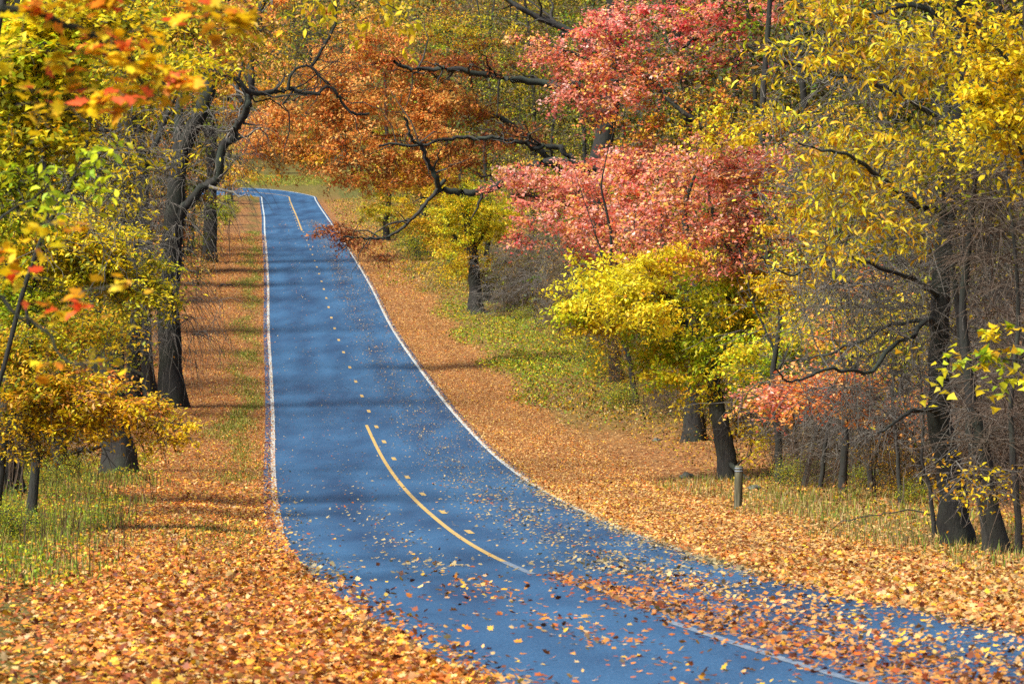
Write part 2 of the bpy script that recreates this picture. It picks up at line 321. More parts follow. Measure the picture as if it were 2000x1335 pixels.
# ------------------------------------------------------------------ tree builder
def wob(pts, amp):
    q = pts.copy(); n = len(q)
    if n > 2:
        e = np.cumsum(rng.normal(0, amp, (n, 3)), 0); e -= np.linspace(0, 1, n)[:, None] * e[-1] ; e -= e[0]*(1-np.linspace(0,1,n))[:, None]
        q[1:-1] += e[1:-1]
    return q
def ellip(c, r, n, clump=None):
    """n points in an ellipsoid, more of them towards its skin"""
    d = rng.normal(size=(n, 3)); d /= np.linalg.norm(d, axis=1, keepdims=True); t = rng.uniform(.05, 1, (n, 1))**.45
    ph = rng.uniform(0, 6.3, 4)
    lob = 1 + .42 * np.sin(3.1 * d[:, 0] + ph[0]) * np.sin(3.7 * d[:, 2] + ph[1]) + .2 * np.sin(6 * d[:, 0] + ph[2]) * np.sin(5 * d[:, 1] + ph[3])
    lob = lob * np.where(rng.uniform(0, 1, n) < .2, 1.4, .95)
    return np.asarray(c) + d * t * lob[:, None] * np.asarray(r)
def tree(name, label, cat, trunk, r0, r1, limbs=(), masses=(), tips=60, bark=M_BARK, limbm=M_LIMB, twigm=M_TWIGD, group=None,
         tw_r=.012, spray=.28, flatspray=.5, sag=.12, sides=10, flare=1.5, limb_forks=True, bare=()):
    """trunk: world points from the base up. limbs: list of (pts, ra, rb). masses: dicts c,r (metres),tips,leaves,pal,size,shape,flat,down."""
    base = np.array(trunk[0], float); root = empty(name, tuple(base))
    tag(root, label, cat, group)
    tp = np.array(trunk, float); n = max(14, len(tp) * 4); tp = smooth_path(tp, n); tp = wob(tp, .018 * np.linalg.norm(tp[-1] - tp[0]) / n * 3)
    L = np.linspace(0, 1, n); hgt = tp[:, 2] - tp[0, 2]; rr = r0 + (r1 - r0) * L; rr = rr * (1 + (flare - 1) * np.exp(-np.abs(hgt) / (r0 * 1.6))) * (1 + rng.normal(0, .02, n))
    tp[0, 2] -= .15
    V, Q = tubes((tp - base)[None], rr[None], sides)
    # buttress: lobed cross-section near the ground
    Vr = V.reshape(n, sides, 3); cen = (tp - base)[:, None, :]; lob = 1 + .16 * np.exp(-np.abs(hgt) / (r0 * 2))[:, None] * np.sin(np.arange(sides)[None, :] * 2 * pi / sides * 4 + .7) + .05 * rng.normal(size=(n, sides))
    Vr = cen + (Vr - cen) * lob[..., None]
    link('trunk', mk_mesh('trunk', Vr.reshape(-1, 3), Q, bark, smooth=True), root)
    nodes = [tp[int(n * .25):]]; nrad = [rr[int(n * .25):]]; fork_p, fork_r = [], []
    for lp, ra, rb in limbs:
        lp = smooth_path(np.array(lp, float), len(lp) * 5); lp = wob(lp, .02 * np.linalg.norm(lp[-1] - lp[0]) / 3)
        lr = np.linspace(ra, rb, len(lp)) * (1 + rng.normal(0, .05, len(lp)))
        V, Q = tubes((lp - base)[None], lr[None], 7); link('limb', mk_mesh('limb', V, Q, limbm, smooth=True), root)
        nodes.append(lp); nrad.append(lr)
        if limb_forks:
            ll = np.linalg.norm(np.diff(lp, axis=0), axis=1).sum(); nf = int(np.clip(ll * 1.6, 3, 16))
            for _ in range(nf):
                j = int(rng.integers(int(len(lp) * .2), len(lp) - 1)); d = lp[j + 1] - lp[j]; d = d / (np.linalg.norm(d) + 1e-9)
                v = d * rng.uniform(.2, .9) + rng.normal(0, .55, 3) + np.array([0, 0, .12]); v /= np.linalg.norm(v); fl_ = rng.uniform(.1, .34) * min(ll, 7)
                fp = lp[j] + v * fl_ * np.linspace(0, 1, 6)[:, None]; fp[1:] += np.cumsum(rng.normal(0, .06 * fl_, (5, 3)), 0)
                fr_ = np.linspace(lr[j] * .55, max(.006, lr[j] * .12), 6); fork_p.append(fp); fork_r.append(fr_); nodes.append(fp); nrad.append(fr_)
    N = np.concatenate(nodes); NR = np.concatenate(nrad)
    tp_, tr_ = list(fork_p), list(fork_r); LV = []
    for m in list(masses) + [dict(b, leaves=0, tw=b.get('tw', .01) * 1.25, tips=int(b['tips'] * 1.3)) for b in bare]:
        nt_ = m.get('tips', tips); E = ellip(m['c'], m['r'], nt_); lay = max(.28, m['r'][2] * .34); E[:, 2] = m['c'][2] + (np.round((E[:, 2] - m['c'][2]) / lay + rng.normal(0, .16, nt_) + .5 * np.sin(E[:, 0] * 1.1 + E[:, 1] * .7)) ) * lay
        d0 = np.min(np.linalg.norm(E[:, None] - N[None, ::2], axis=2), axis=1); E = E[np.argsort(d0)]
        mine = []
        for e in E:
            d = np.linalg.norm(N - e, axis=1) + np.abs(rng.normal(0, .12, len(N))); j = int(np.argmin(d)); a = N[j]; ln = np.linalg.norm(e - a)
            if ln < .12: continue
            k = 6; t = np.linspace(0, 1, k)[:, None]; pts = a + (e - a) * t
            side = rng.normal(size=3); side[2] *= .5; pts = pts + side * ln * m.get('bend', .14) * np.sin(pi * t) * .6
            pts[:, 2] += (np.sin(pi * t[:, 0]) * m.get('sag', sag) * ln)
            pts[1:-1] += rng.normal(0, .035 * ln, (k - 2, 3))
            ra = min(NR[j] * .75, m.get('tw', tw_r) * (1 + .55 * ln)); rad = np.linspace(ra, max(.0035, ra * .35), k)
            tp_.append(pts); tr_.append(rad); mine.append(pts)
            N = np.concatenate([N, pts[1:]]); NR = np.concatenate([NR, rad[1:]])
        if not mine: continue
        mine = np.array(mine)
        # side sprays: short side twigs
        ns = m.get('side', 2); nl_ = m.get('leaves', 0)
        if nl_ and ns: ns += 1
        if ns:
            b = np.repeat(mine, ns, axis=0); i = rng.integers(2, 6, len(b)); a = b[np.arange(len(b)), i]; dr = b[np.arange(len(b)), i] - b[np.arange(len(b)), i - 1]
            dr /= np.linalg.norm(dr, axis=1, keepdims=True) + 1e-9; dv = dr * .6 + rng.normal(0, .6, (len(b), 3)) * np.array([1, 1, .35 if nl_ else .6]); dv /= np.linalg.norm(dv, axis=1, keepdims=True)
            sl_ = rng.uniform(.25, .8, (len(b), 1)) * m.get('slen', .9); t = np.linspace(0, 1, 6)[None, :, None]
            s = a[:, None] + dv[:, None] * sl_[:, None] * t; s[..., 2] -= (t[..., 0]**2) * sl_ * m.get('droop', .15); s[:, 1:] += rng.normal(0, .02, s[:, 1:].shape) * sl_[:, None]
            tp_.extend(list(s)); tr_.extend([np.linspace(m.get('tw', tw_r) * .7, .0035, 6)] * len(s))
            mine = np.concatenate([mine, s])
        nl = m.get('leaves', 0)
        if nl:
            per = mine.reshape(-1, mine.shape[1], 3); wgt = rng.gamma(1.3, 1, len(per)); wgt /= wgt.sum(); ti = rng.choice(len(per), nl, p=wgt)
            tt = rng.uniform(.3, 1.05, nl) * 5; i0 = np.clip(tt.astype(int), 0, 4); fr = (tt - i0)[:, None]
            pos = per[ti, i0] * (1 - fr) + per[ti, i0 + 1] * fr; sp = m.get('spray', spray) * .72
            off = rng.normal(0, 1, (nl, 3)) * np.array([sp, sp, sp * flatspray]); pos = pos + off
            pal = m['pal']; c = pick(pal, nl)
            # each twig keeps partly its own colour
            tc_ = pick(pal, len(per), .1)[ti]; mixw = rng.uniform(0, 1, (nl, 1)) < .6; c = np.where(mixw, tc_ * (1 + rng.normal(0, .12, (nl, 1))), c)
            LV.append((pos, m.get('size', .09) * rng.uniform(.65, 1.25, nl), np.clip(c, .004, .92), m.get('shape', L_DIA), m.get('flat', .2), m.get('down', .25)))
    if tp_:
        V, Q = tubes(np.array(tp_) - base, np.array(tr_), 3); link('twigs', mk_mesh('twigs', V, Q, twigm, smooth=True), root)
    if LV:
        # one crown mesh: pieces share the triangles list
        Vs, Fs, Cs, k0 = [], [], [], 0
        for pos, size, c, shp, fl, dn in LV:
            q = leaves('tmp', pos - base, size, c, M_LEAF, shp, fl, dn)
            nv = len(q.vertices); v = np.empty(nv * 3, np.float32); q.vertices.foreach_get('co', v); f = np.empty(len(q.polygons) * 3, np.int32); q.loops.foreach_get('vertex_index', f)
            Vs.append(v.reshape(-1, 3)); Fs.append(f.reshape(-1, 3) + k0); k0 += nv; Cs.append(np.repeat(c, len(shp[1]), axis=0)); bpy.data.meshes.remove(q)
        link('crown', mk_mesh('crown', np.concatenate(Vs), np.concatenate(Fs), M_LEAF, np.concatenate(Cs)), root)
    return root
LEAFX = 2.1
def PM(px, py, rx, ry, Y, dep=None, **k):
    """a foliage mass: centre and half-size given as seen from the road, at distance Y"""
    s = Y / F; k['leaves'] = int(k.get('leaves', 0) * (1 if (k.get('shape') is L_MAPLE or k.get('shape') is L_LONG) else LEAFX)); k.update(c=P(px, py, Y), r=(rx * s, dep if dep else max(rx, ry) * s * .8, ry * s)); return k
def PL(Y, pts, ra, rb, dY=0):
    n = len(pts); return ([P(x, y, Y + dY * i / max(1, n - 1)) for i, (x, y) in enumerate(pts)], ra, rb)
def up(base, pts, Y=None):
    """trunk points: base on the ground, the rest above at the same distance"""
    b = np.asarray(base, float); return [b] + [P(x, y, b[1] if Y is None else Y) for x, y in pts]

exec_parts = True
# ================================================================== LEFT SIDE TREES
b = G(338, 797); Y = b[1]; s = Y / F
tree('oak_tree', 'tall dark forked trunk at the left verge, its fork leaning towards the road', 'tree',
     up(b, [(334, 700), (337, 600), (344, 480), (350, 400), (352, 340), (375, 260), (408, 180), (413, 100), (430, -60), (450, -300), (440, -600)]), 24*s, 9*s,
     limbs=[PL(Y, [(352, 440), (375, 392), (395, 352), (415, 300), (432, 260), (452, 228), (472, 200), (500, 100), (530, -40)], 10*s, 5.5*s, -3),
            PL(Y, [(350, 390), (346, 300), (350, 200), (362, 90), (340, -80)], 11*s, 6*s, 3),
            PL(Y, [(472, 200), (466, 170), (474, 120)], 5*s, 2*s)],
     masses=[PM(440, -350, 260, 170, Y, leaves=900, pal='orange', size=.2, tips=40), PM(350, -120, 160, 90, Y, leaves=1200, pal=('gold', 'orange'), size=.13, tips=40), PM(560, -420, 400, 150, Y - 12, leaves=700, pal=('orange', 'gold'), size=.24, tips=80)],  # last mass added above the frame to shade the road
     bare=[PM(330, 440, 110, 130, Y, tips=110, tw=.017, side=3, droop=.8, sag=.1, slen=2.2, bend=.3), PM(410, 250, 110, 90, Y, tips=90, tw=.017, side=3, slen=2.2, droop=.6, bend=.3), PM(350, 620, 90, 100, Y, tips=70, tw=.016, side=3, slen=2.2, droop=.9, bend=.3)],
     twigm=M_TWIG, flare=1.35)
b = G(288, 778); Y = b[1]; s = Y / F
tree('oak_tree', 'straight dark trunk just behind and left of the forked roadside trunk', 'tree',
     up(b, [(284, 640), (288, 480), (283, 300), (290, 120), (270, -100), (300, -500)]), 17*s, 8*s, limbs=[PL(Y, [(285, 330), (320, 250), (345, 160), (350, 40)], 7*s, 3*s)],
     masses=[PM(280, -330, 200, 150, Y, leaves=700, pal='gold', size=.2, tips=30)], bare=[PM(290, 420, 100, 200, Y, tips=120, side=3, tw=.012, slen=1.6, droop=.5)], twigm=M_TWIG)
b = G(232, 925); Y = b[1]; s = Y / F
tree('oak_tree', 'thick mossy trunk with flared base at the grassy left verge, below orange-yellow sprays', 'tree',
     up(b, [(228, 820), (222, 700), (226, 520), (236, 360), (255, 220), (270, 100), (262, -60), (300, -300), (320, -700)]), 27*s, 12*s,
     limbs=[PL(Y, [(262, 200), (300, 150), (335, 135), (380, 122), (430, 140), (472, 170), (510, 166), (560, 175), (598, 180), (640, 178), (680, 208), (720, 222)], 8*s, 2.6*s, 4),
            PL(Y+2, [(562, 176), (566, 150), (580, 132), (604, 130), (625, 150), (645, 166)], 3.4*s, 2.2*s),
            PL(Y+2, [(606, 131), (632, 95), (652, 55), (658, 20), (650, -40)], 3.4*s, 2.4*s),
            PL(Y, [(262, 120), (320, 60), (400, 20), (480, -30)], 8*s, 4*s, -6),
            PL(Y, [(472, 170), (480, 190), (474, 210)], 3*s, 1*s)],
     masses=[PM(300, -300, 300, 170, Y, leaves=900, pal=('gold', 'yellow'), size=.16, tips=60),
             PM(560, 60, 90, 60, Y, leaves=350, pal=('gold', 'olive'), size=.1, tips=40, shape=L_OVAL)],
     bare=[PM(620, 120, 90, 80, Y+2, tips=60, tw=.009, side=3, slen=1.2), PM(200, 500, 110, 200, Y, tips=110, side=3, tw=.009, slen=1.4)], flare=1.45, sides=14)
for (x, y, w0, top, lab, lean) in [(115, 932, 16, -200, 'grey trunk between the flared mossy trunk and the vine-hung trunk on the left', 4), (262, 800, 15, -160, 'dark trunk half hidden behind the thick mossy trunk on the left', -6),
                         (200, 835, 14, -220, 'slim dark trunk deep behind the yellow sprays on the left', 10)]:
    b = G(x, y); Y = b[1]; s = Y / F
    tree('forest_tree', lab, 'tree', up(b, [(x + lean*.2, y - 150), (x + lean, y - 400), (x + lean*1.5, 200), (x + lean*2, top)]), w0*s, w0*.6*s,
         masses=[PM(x, -120, 150, 130, Y, leaves=500, pal=('yellow', 'olive'), size=.14, tips=50)], bare=[PM(x, 350, 90, 180, Y, tips=60, side=3, tw=.01, slen=1.3)], bark=M_BARKG if x == 115 else M_BARK)
b = G(18, 968); Y = b[1]; s = Y / F
root = tree('forest_tree', 'broad dark trunk hung with vines at the left edge of the woods', 'tree', up(b, [(15, 820), (20, 600), (10, 400), (35, 200), (40, -50), (30, -300)]), 23*s, 14*s,
     limbs=[PL(Y, [(20, 480), (60, 430), (110, 420), (150, 360)], 7*s, 3*s), PL(Y, [(35, 220), (90, 180), (160, 120)], 7*s, 3*s)],
     masses=[PM(60, -150, 200, 140, Y, leaves=700, pal='yellow', size=.14, tips=60)], bare=[PM(60, 500, 110, 160, Y, tips=140, side=4, tw=.010, slen=1.6, droop=.8)], twigm=M_TWIGB)
vp = []
for i in range(16):
    x0 = rng.uniform(-20, 20); q = smooth_path([P(18 + x0 * 1.1 + rng.normal(0, 5), yv, Y - .35) - b for yv in (960, 860, 720, 560, 400, 250)], 24); vp.append(wob(q, .03))
V, Q = tubes(np.array(vp), np.full((16, 24), .014) * rng.uniform(.6, 1.5, (16, 1)), 4); link('vines', mk_mesh('vines', V, Q, M_TWIGB, smooth=True), root)
b = G(409, 513); Y = b[1]; s = Y / F
tree('oak_tree', 'straight dark trunk standing farther up the left verge, alone on fallen leaves', 'tree', up(b, [(408, 440), (409, 380), (412, 300), (405, 180), (410, 0)]), 14.5*s, 9*s,
     limbs=[PL(Y, [(411, 330), (430, 280), (470, 240), (520, 210)], 5*s, 2*s)],
     masses=[PM(470, 200, 90, 70, Y, leaves=2200, pal=('orange', 'gold'), size=.17, tips=60, shape=L_LOBE), PM(400, 0, 200, 100, Y, leaves=2500, pal='orange', size=.28, tips=50), PM(520, -160, 260, 90, Y - 25, leaves=1600, pal='orange', size=.3, tips=60)], flare=1.2)  # the last mass, out of view, is added for shade on the far road
for (x, y, w0, lab) in [(374, 500, 8, 'slim trunk left of the lone dark trunk far up the verge'), (352, 530, 6, 'thin sapling trunk at the wood edge far up the left verge'), (450, 395, 5, 'small trunk beside the far bend in the road')]:
    b = G(x, y); Y = b[1]; s = Y / F
    tree('sapling', lab, 'tree', up(b, [(x, y - 80), (x + 3, y - 180), (x - 2, y - 330)]), w0*s, w0*.6*s, masses=[PM(x, y - 170, 40, 60, Y, leaves=1500, pal=('yellow', 'olive'), size=.17, tips=40)])
# understory on the left
def under(name, label, base, pts, masses, r=.07, bare=(), twigm=M_TWIGD, bark=M_BARK, limbs=(), group=None, cat='small tree', **k):
    return tree(name, label, cat, [base] + [np.asarray(p, float) for p in pts], r, r * .35, limb_forks=False, limbs=limbs, masses=masses, bare=bare, twigm=twigm, bark=bark, group=group, flare=1.25, sides=7, **k)
def gp(px, Y): X = (px - 1000) * Y / F; return np.array([X, Y, float(T(X, Y))])
Y = 96
under('beech_tree', 'small tree with level olive-yellow leaf sprays reaching right over the left trunks', gp(60, Y), [P(70, 800, Y), P(60, 600, Y), P(90, 430, Y), P(80, 250, Y)],
      [PM(110, 470, 130, 50, Y, leaves=3200, pal=('olive', 'yellow', 'yellow'), size=.12, tips=80, shape=L_OVAL, flat=.5, spray=.16), PM(210, 520, 110, 40, Y, leaves=2600, pal=('olive', 'yellow'), size=.1, tips=80, shape=L_OVAL, flat=.5, spray=.14),
       PM(260, 570, 80, 26, Y, leaves=1500, pal=('olive', 'yellow'), size=.1, tips=50, shape=L_OVAL, flat=.5, spray=.12),PM(40, 580, 90, 60, Y, leaves=1900, pal=('olive', 'lime'), size=.1, tips=60, shape=L_OVAL, flat=.5, spray=.16),
       PM(130, 640, 120, 50, Y+3, leaves=1500, pal=('olive', 'gold'), size=.1, tips=60, shape=L_OVAL, flat=.4)], r=.11)
Y = 104
under('beech_tree', 'dense yellow-green small tree screening the trunks at the upper left', gp(-60, Y), [P(-40, 800, Y), P(20, 600, Y), P(60, 400, Y), P(110, 150, Y)],
      [PM(60, 330, 110, 60, Y, leaves=2200, pal=('yellow', 'lime', 'olive'), size=.12, tips=80, shape=L_OVAL, flat=.4, spray=.16), PM(180, 400, 100, 50, Y, leaves=1200, pal=('yellow', 'lemon', 'olive'), size=.12, tips=60, shape=L_OVAL, flat=.4, spray=.16),
       PM(150, 200, 120, 60, Y, leaves=2200, pal=('yellow', 'lemon'), size=.12, tips=80, shape=L_OVAL, flat=.4, spray=.16), PM(90, 80, 150, 60, Y, leaves=2600, pal=('lemon', 'yellow'), size=.12, tips=80, shape=L_OVAL, flat=.4, spray=.16),
       PM(40, 470, 90, 60, Y, leaves=1800, pal=('olive', 'yellow', 'gold'), size=.12, tips=60, shape=L_OVAL, flat=.4), PM(230, 300, 60, 50, Y, leaves=500, pal=('yellow', 'olive'), size=.11, tips=40, shape=L_OVAL),
       PM(60, 640, 100, 50, Y, leaves=1500, pal=('yellow', 'olive'), size=.12, tips=60, shape=L_OVAL, flat=.4), PM(190, 640, 90, 50, Y, leaves=900, pal=('yellow', 'olive'), size=.11, tips=50, shape=L_OVAL, flat=.4),
       PM(290, 90, 90, 50, Y, leaves=900, pal=('gold', 'yellow', 'olive'), size=.12, tips=50, shape=L_OVAL), PM(450, 100, 80, 50, Y+14, leaves=700, pal=('gold', 'orange', 'olive'), size=.12, tips=40, shape=L_OVAL)], r=.09, limbs=[PL(Y, [(60, 420), (140, 400), (240, 380)], .04, .015), PL(Y, [(90, 250), (180, 200), (300, 120), (420, 100)], .04, .012)])
Y = 88
under('beech_tree', 'low tree with orange-gold leaf sprays hanging above the left verge', gp(-10, Y), [P(10, 900, Y), P(30, 800, Y), P(60, 700, Y), P(50, 600, Y)],
      [PM(70, 770, 110, 42, Y, leaves=2300, pal=('gold', 'gold', 'olive'), size=.1, tips=70, shape=L_OVAL, flat=.5, spray=.14), PM(210, 790, 110, 28, Y, leaves=2100, pal=('gold', 'orange', 'yellow'), size=.095, tips=70, shape=L_OVAL, flat=.55, spray=.12),
       PM(130, 830, 150, 28, Y, leaves=1900, pal=('gold', 'yellow'), size=.095, tips=60, shape=L_OVAL, flat=.5, spray=.12), PM(320, 830, 50, 14, Y, leaves=480, pal=('gold', 'yellow'), size=.09, tips=30, shape=L_OVAL, flat=.5, spray=.1),
       PM(40, 690, 80, 40, Y, leaves=1200, pal=('gold', 'olive'), size=.1, tips=50, shape=L_OVAL, flat=.5, spray=.15),
       PM(30, 880, 70, 30, Y, leaves=400, pal=('gold', 'yellow'), size=.09, tips=30, shape=L_OVAL, flat=.5)], r=.08, bare=[PM(90, 860, 140, 60, Y, tips=50, side=3, slen=1.2)])
Y = 62
under('maple_tree', 'yellow maple crown filling the upper left corner', gp(-160, Y), [P(-130, 700, Y), P(-90, 400, Y), P(-30, 150, Y), P(20, -150, Y)],
      [PM(50, 90, 120, 90, Y, leaves=1700, pal=('lemon', 'yellow', 'lime'), size=.12, tips=90, shape=L_LOBE, spray=.2, flat=.4), PM(60, 230, 110, 60, Y, leaves=1300, pal=('yellow', 'olive'), size=.1, tips=60, shape=L_LOBE, spray=.18, flat=.4),
       PM(300, 130, 90, 50, Y+6, leaves=900, pal=('yellow', 'olive'), size=.1, tips=40, shape=L_OVAL), PM(330, 30, 100, 40, Y+8, leaves=1000, pal=('gold', 'olive'), size=.1, tips=40, shape=L_OVAL), PM(440, 60, 80, 50, Y+12, leaves=700, pal=('gold', 'olive', 'orange'), size=.1, tips=40, shape=L_OVAL),
       PM(190, 40, 130, 50, Y, leaves=1500, pal=('yellow', 'olive'), size=.09, tips=60, shape=L_LOBE, spray=.18, flat=.4), PM(20, 370, 70, 60, Y, leaves=600, pal=('lime', 'olive'), size=.1, tips=40, shape=L_OVAL, spray=.18, flat=.4)],
      limbs=[PL(Y, [(-30, 180), (60, 220), (130, 270), (190, 320)], .035, .012), PL(Y, [(-10, 60), (120, 90), (220, 110), (330, 170)], .035, .012), PL(Y, [(-60, 300), (30, 380), (90, 420)], .03, .01)], r=.12, bare=[PM(130, 300, 110, 110, Y, tips=50, side=3, slen=.9, tw=.006)])
Y = 24
under('maple_tree', 'near maple twigs with large out-of-focus yellow and scarlet leaves, upper left', np.array([-5.2, 22, float(T(-5.2, 22))]), [(-5.1, 22.3, -1.5), (-4.8, 23, 0), (-4.5, 24, 1.5), (-4.2, 24.5, 3)],
      [PM(*q, Y, leaves=int(nl * 2.6), pal='nearmaple', size=.078, tips=int(tps * 1.8), shape=L_MAPLE, flat=.55, down=.15, spray=.045, tw=.0022, side=1, slen=.25) for q, nl, tps in
       [((30, 40, 50, 40), 16, 6), ((230, 60, 60, 26), 14, 6), ((200, 215, 60, 20), 14, 5), ((290, 195, 40, 16), 8, 4), ((100, 210, 60, 26), 12, 5), ((430, 30, 50, 20), 12, 5), ((90, 60, 90, 40), 24, 8), ((180, 110, 90, 40), 26, 8), ((250, 175, 80, 35), 28, 8), ((150, 20, 100, 20), 16, 6), ((290, 240, 50, 22), 12, 5), ((330, 155, 60, 25), 14, 5), ((480, 55, 70, 28), 20, 7), ((520, 85, 30, 12), 6, 3), ((410, 10, 60, 14), 8, 4),
        ((60, 130, 60, 25), 12, 5), ((50, 280, 20, 12), 4, 3), ((60, 545, 80, 14), 10, 5), ((100, 600, 70, 20), 12, 5), ((60, 620, 40, 20), 6, 3), ((120, 715, 50, 18), 7, 3), ((215, 690, 30, 22), 7, 3), ((255, 662, 14, 8), 3, 2), ((10, 590, 20, 20), 4, 3), ((245, 745, 20, 6), 2, 2)]],
      limbs=[([P(-800, 300, 23), P(-400, 100, 24), P(0, 30, Y), P(150, 70, Y), P(230, 140, Y), P(300, 225, Y)], .03, .004), ([P(-400, 90, 24), P(0, -60, Y), P(300, -30, Y), P(460, 30, Y), P(540, 80, Y)], .02, .003),
             ([P(-800, 620, 23), P(-300, 560, 24), P(-40, 560, Y), P(60, 600, Y), P(140, 690, Y), P(220, 700, Y)], .02, .003)], r=.12, tw_r=.003)
Y = 40
under('witch_hazel', 'near twigs with round yellow-green leaves, left edge', gp(-330, Y), [P(-280, 1000, Y), P(-180, 700, Y), P(-80, 500, Y)],
      [PM(*q, Y, leaves=nl, pal='lime', size=.1, tips=tps, shape=L_OVAL, flat=.0, down=.1, spray=.06, tw=.004, side=1, slen=.3) for q, nl, tps in
       [((110, 330, 110, 40), 26, 10), ((170, 300, 60, 20), 12, 4), ((190, 370, 50, 20), 14, 5), ((40, 340, 60, 50), 18, 8), ((100, 400, 50, 20), 7, 4), ((230, 388, 12, 8), 3, 2), ((230, 290, 22, 8), 5, 3)]],
      limbs=[PL(Y, [(-120, 560), (0, 430), (90, 370), (180, 330)], .014, .004)], r=.05, tw_r=.004)
Y = 72
under('cherry_tree', 'small tree with narrow bright yellow leaves in front of the forked trunk twigs', gp(-80, Y), [P(-20, 800, Y), P(60, 500, Y), P(150, 330, Y), P(180, 200, Y)],
      [PM(270, 330, 80, 60, Y, leaves=220, pal='yellow', size=.12, tips=30, shape=L_LONG, down=.2, spray=.08), PM(250, 220, 60, 40, Y, leaves=160, pal='yellow', size=.12, tips=20, shape=L_LONG, spray=.08), PM(380, 370, 14, 6, Y, leaves=8, pal='yellow', size=.12, tips=4, shape=L_LONG),
       PM(150, 420, 120, 70, Y, leaves=160, pal='yellow', size=.11, tips=30, shape=L_LONG, spray=.1), PM(290, 440, 20, 20, Y, leaves=12, pal='yellow', size=.12, tips=5, shape=L_LONG)],
      limbs=[PL(Y, [(150, 330), (210, 320), (290, 330), (380, 365)], .016, .005)], r=.05, bare=[PM(200, 350, 150, 120, Y, tips=70, side=3, slen=1.0, tw=.006)], twigm=M_TWIG)

# ================================================================== RIGHT SIDE TREES
Y = 205; s = Y / F; b = gp(1170, Y)
tree('oak_tree', 'spreading oak on the right whose dark limbs carry orange leaves out over the road', 'tree',
     [b, P(1172, 560, Y), P(1165, 420, Y), P(1175, 300, Y), P(1195, 150, Y), P(1200, 0, Y), P(1220, -300, Y)], 25*s, 15*s,
     limbs=[PL(Y, [(1172, 330), (1110, 308), (1060, 318), (1000, 335), (950, 352), (900, 358), (862, 350), (842, 325), (825, 290), (805, 262), (790, 230)], 10*s, 2.6*s, -4),
            PL(Y, [(1120, 312), (1080, 300), (1040, 290), (1000, 276), (950, 276), (880, 278), (800, 288), (740, 285)], 6.5*s, 2.2*s, -3),
            PL(Y+3, [(1165, 400), (1110, 355), (1060, 310), (1000, 250), (950, 232), (910, 196), (870, 160), (835, 140), (810, 135)], 7.5*s, 3*s, -2),
            PL(Y+1, [(1190, 190), (1110, 160), (1020, 148), (950, 140), (880, 132), (820, 128), (770, 120)], 9*s, 3*s, -4),
            PL(Y-2, [(868, 352), (840, 385), (808, 420), (780, 448), (745, 466), (710, 468), (670, 462)], 4*s, 1.8*s, -3),
            PL(Y-3, [(745, 466), (720, 450), (690, 452)], 2*s, 1*s), PL(Y-3, [(800, 428), (760, 440), (730, 462), (720, 478)], 2*s, 1*s),
            PL(Y, [(1195, 120), (1120, 60), (1040, 30), (940, -30)], 9*s, 4*s), PL(Y, [(800, 262), (760, 262), (700, 252), (640, 262), (580, 275)], 3*s, 1.2*s, 3),
            PL(Y+1, [(770, 120), (710, 140), (640, 170), (570, 200), (520, 215)], 4*s, 1.4*s, 3)],
     masses=[PM(*q, Y, leaves=int(nl * .85), pal=pl, size=.165, tips=int(tps * 1.2), shape=L_OAK, spray=.24, flat=.3, tw=.013, side=3) for q, nl, pl, tps in
       [((620, 270, 120, 50), 2500, 'orange', 70), ((540, 235, 75, 40), 1500, 'orange', 45), ((700, 200, 95, 60), 2700, 'orange', 70), ((750, 110, 90, 50), 2100, ('orange', 'coral'), 55), ((845, 225, 85, 50), 2400, 'orange', 60),
        ((880, 305, 90, 42), 2100, ('orange', 'orange', 'rust'), 55), ((740, 300, 90, 42), 2200, 'orange', 55), ((580, 310, 80, 35), 1200, ('orange', 'gold'), 40), ((640, 215, 70, 40), 1200, 'orange', 30), ((900, 128, 100, 14), 900, 'rust', 40), ((990, 265, 70, 30), 700, 'rust', 30),
        ((790, 355, 80, 22), 900, ('orange', 'gold'), 30), ((660, 455, 38, 12), 420, 'rust', 24), ((700, 470, 50, 16), 300, 'rust', 20), ((750, 500, 40, 12), 110, 'rust', 16), ((690, 345, 90, 25), 900, 'orange', 30), ((1150, -150, 260, 110), 1200, 'orange', 50), ((890, 60, 80, 30), 700, ('gold', 'olive'), 30), ((960, 90, 60, 30), 400, ('gold', 'rust'), 20), ((880, 190, 80, 30), 800, 'orange', 30), ((480, 330, 30, 20), 250, ('orange', 'gold'), 14), ((500, 270, 50, 45), 700, 'orange', 30), ((560, 160, 80, 30), 900, ('orange', 'gold'), 30), ((660, 130, 70, 40), 1100, 'orange', 30), ((800, 180, 70, 40), 1300, 'orange', 30), ((700, 50, 90, 30), 700, ('orange', 'gold'), 30), ((820, 340, 60, 20), 600, 'orange', 20), ((930, 210, 60, 40), 500, ('rust', 'gold'), 24)]], flare=1.3)
Y = 262; s = Y / F; b = G(930, 612)
tree('ash_tree', 'small yellow-green tree with a single dark trunk on the far right bank', 'tree', up(b, [(928, 560), (925, 500), (915, 440), (905, 390), (900, 340)]), 14*b[1]/F, 5*b[1]/F,
     limbs=[PL(b[1], [(925, 500), (880, 450), (860, 400)], .1, .04), PL(b[1], [(925, 490), (955, 430), (960, 390)], .1, .04)],
     masses=[PM(910, 430, 70, 55, b[1], leaves=4200, pal=('olive', 'yellow', 'yellow', 'lime'), size=.13, tips=100, shape=L_OVAL), PM(900, 500, 50, 30, b[1], leaves=900, pal=('yellow', 'gold'), size=.13, tips=30, shape=L_OVAL), PM(930, 385, 60, 30, b[1], leaves=1500, pal='olive', size=.13, tips=40), PM(870, 540, 30, 16, b[1], leaves=200, pal='yellow', size=.12, tips=16)], flare=1.25)
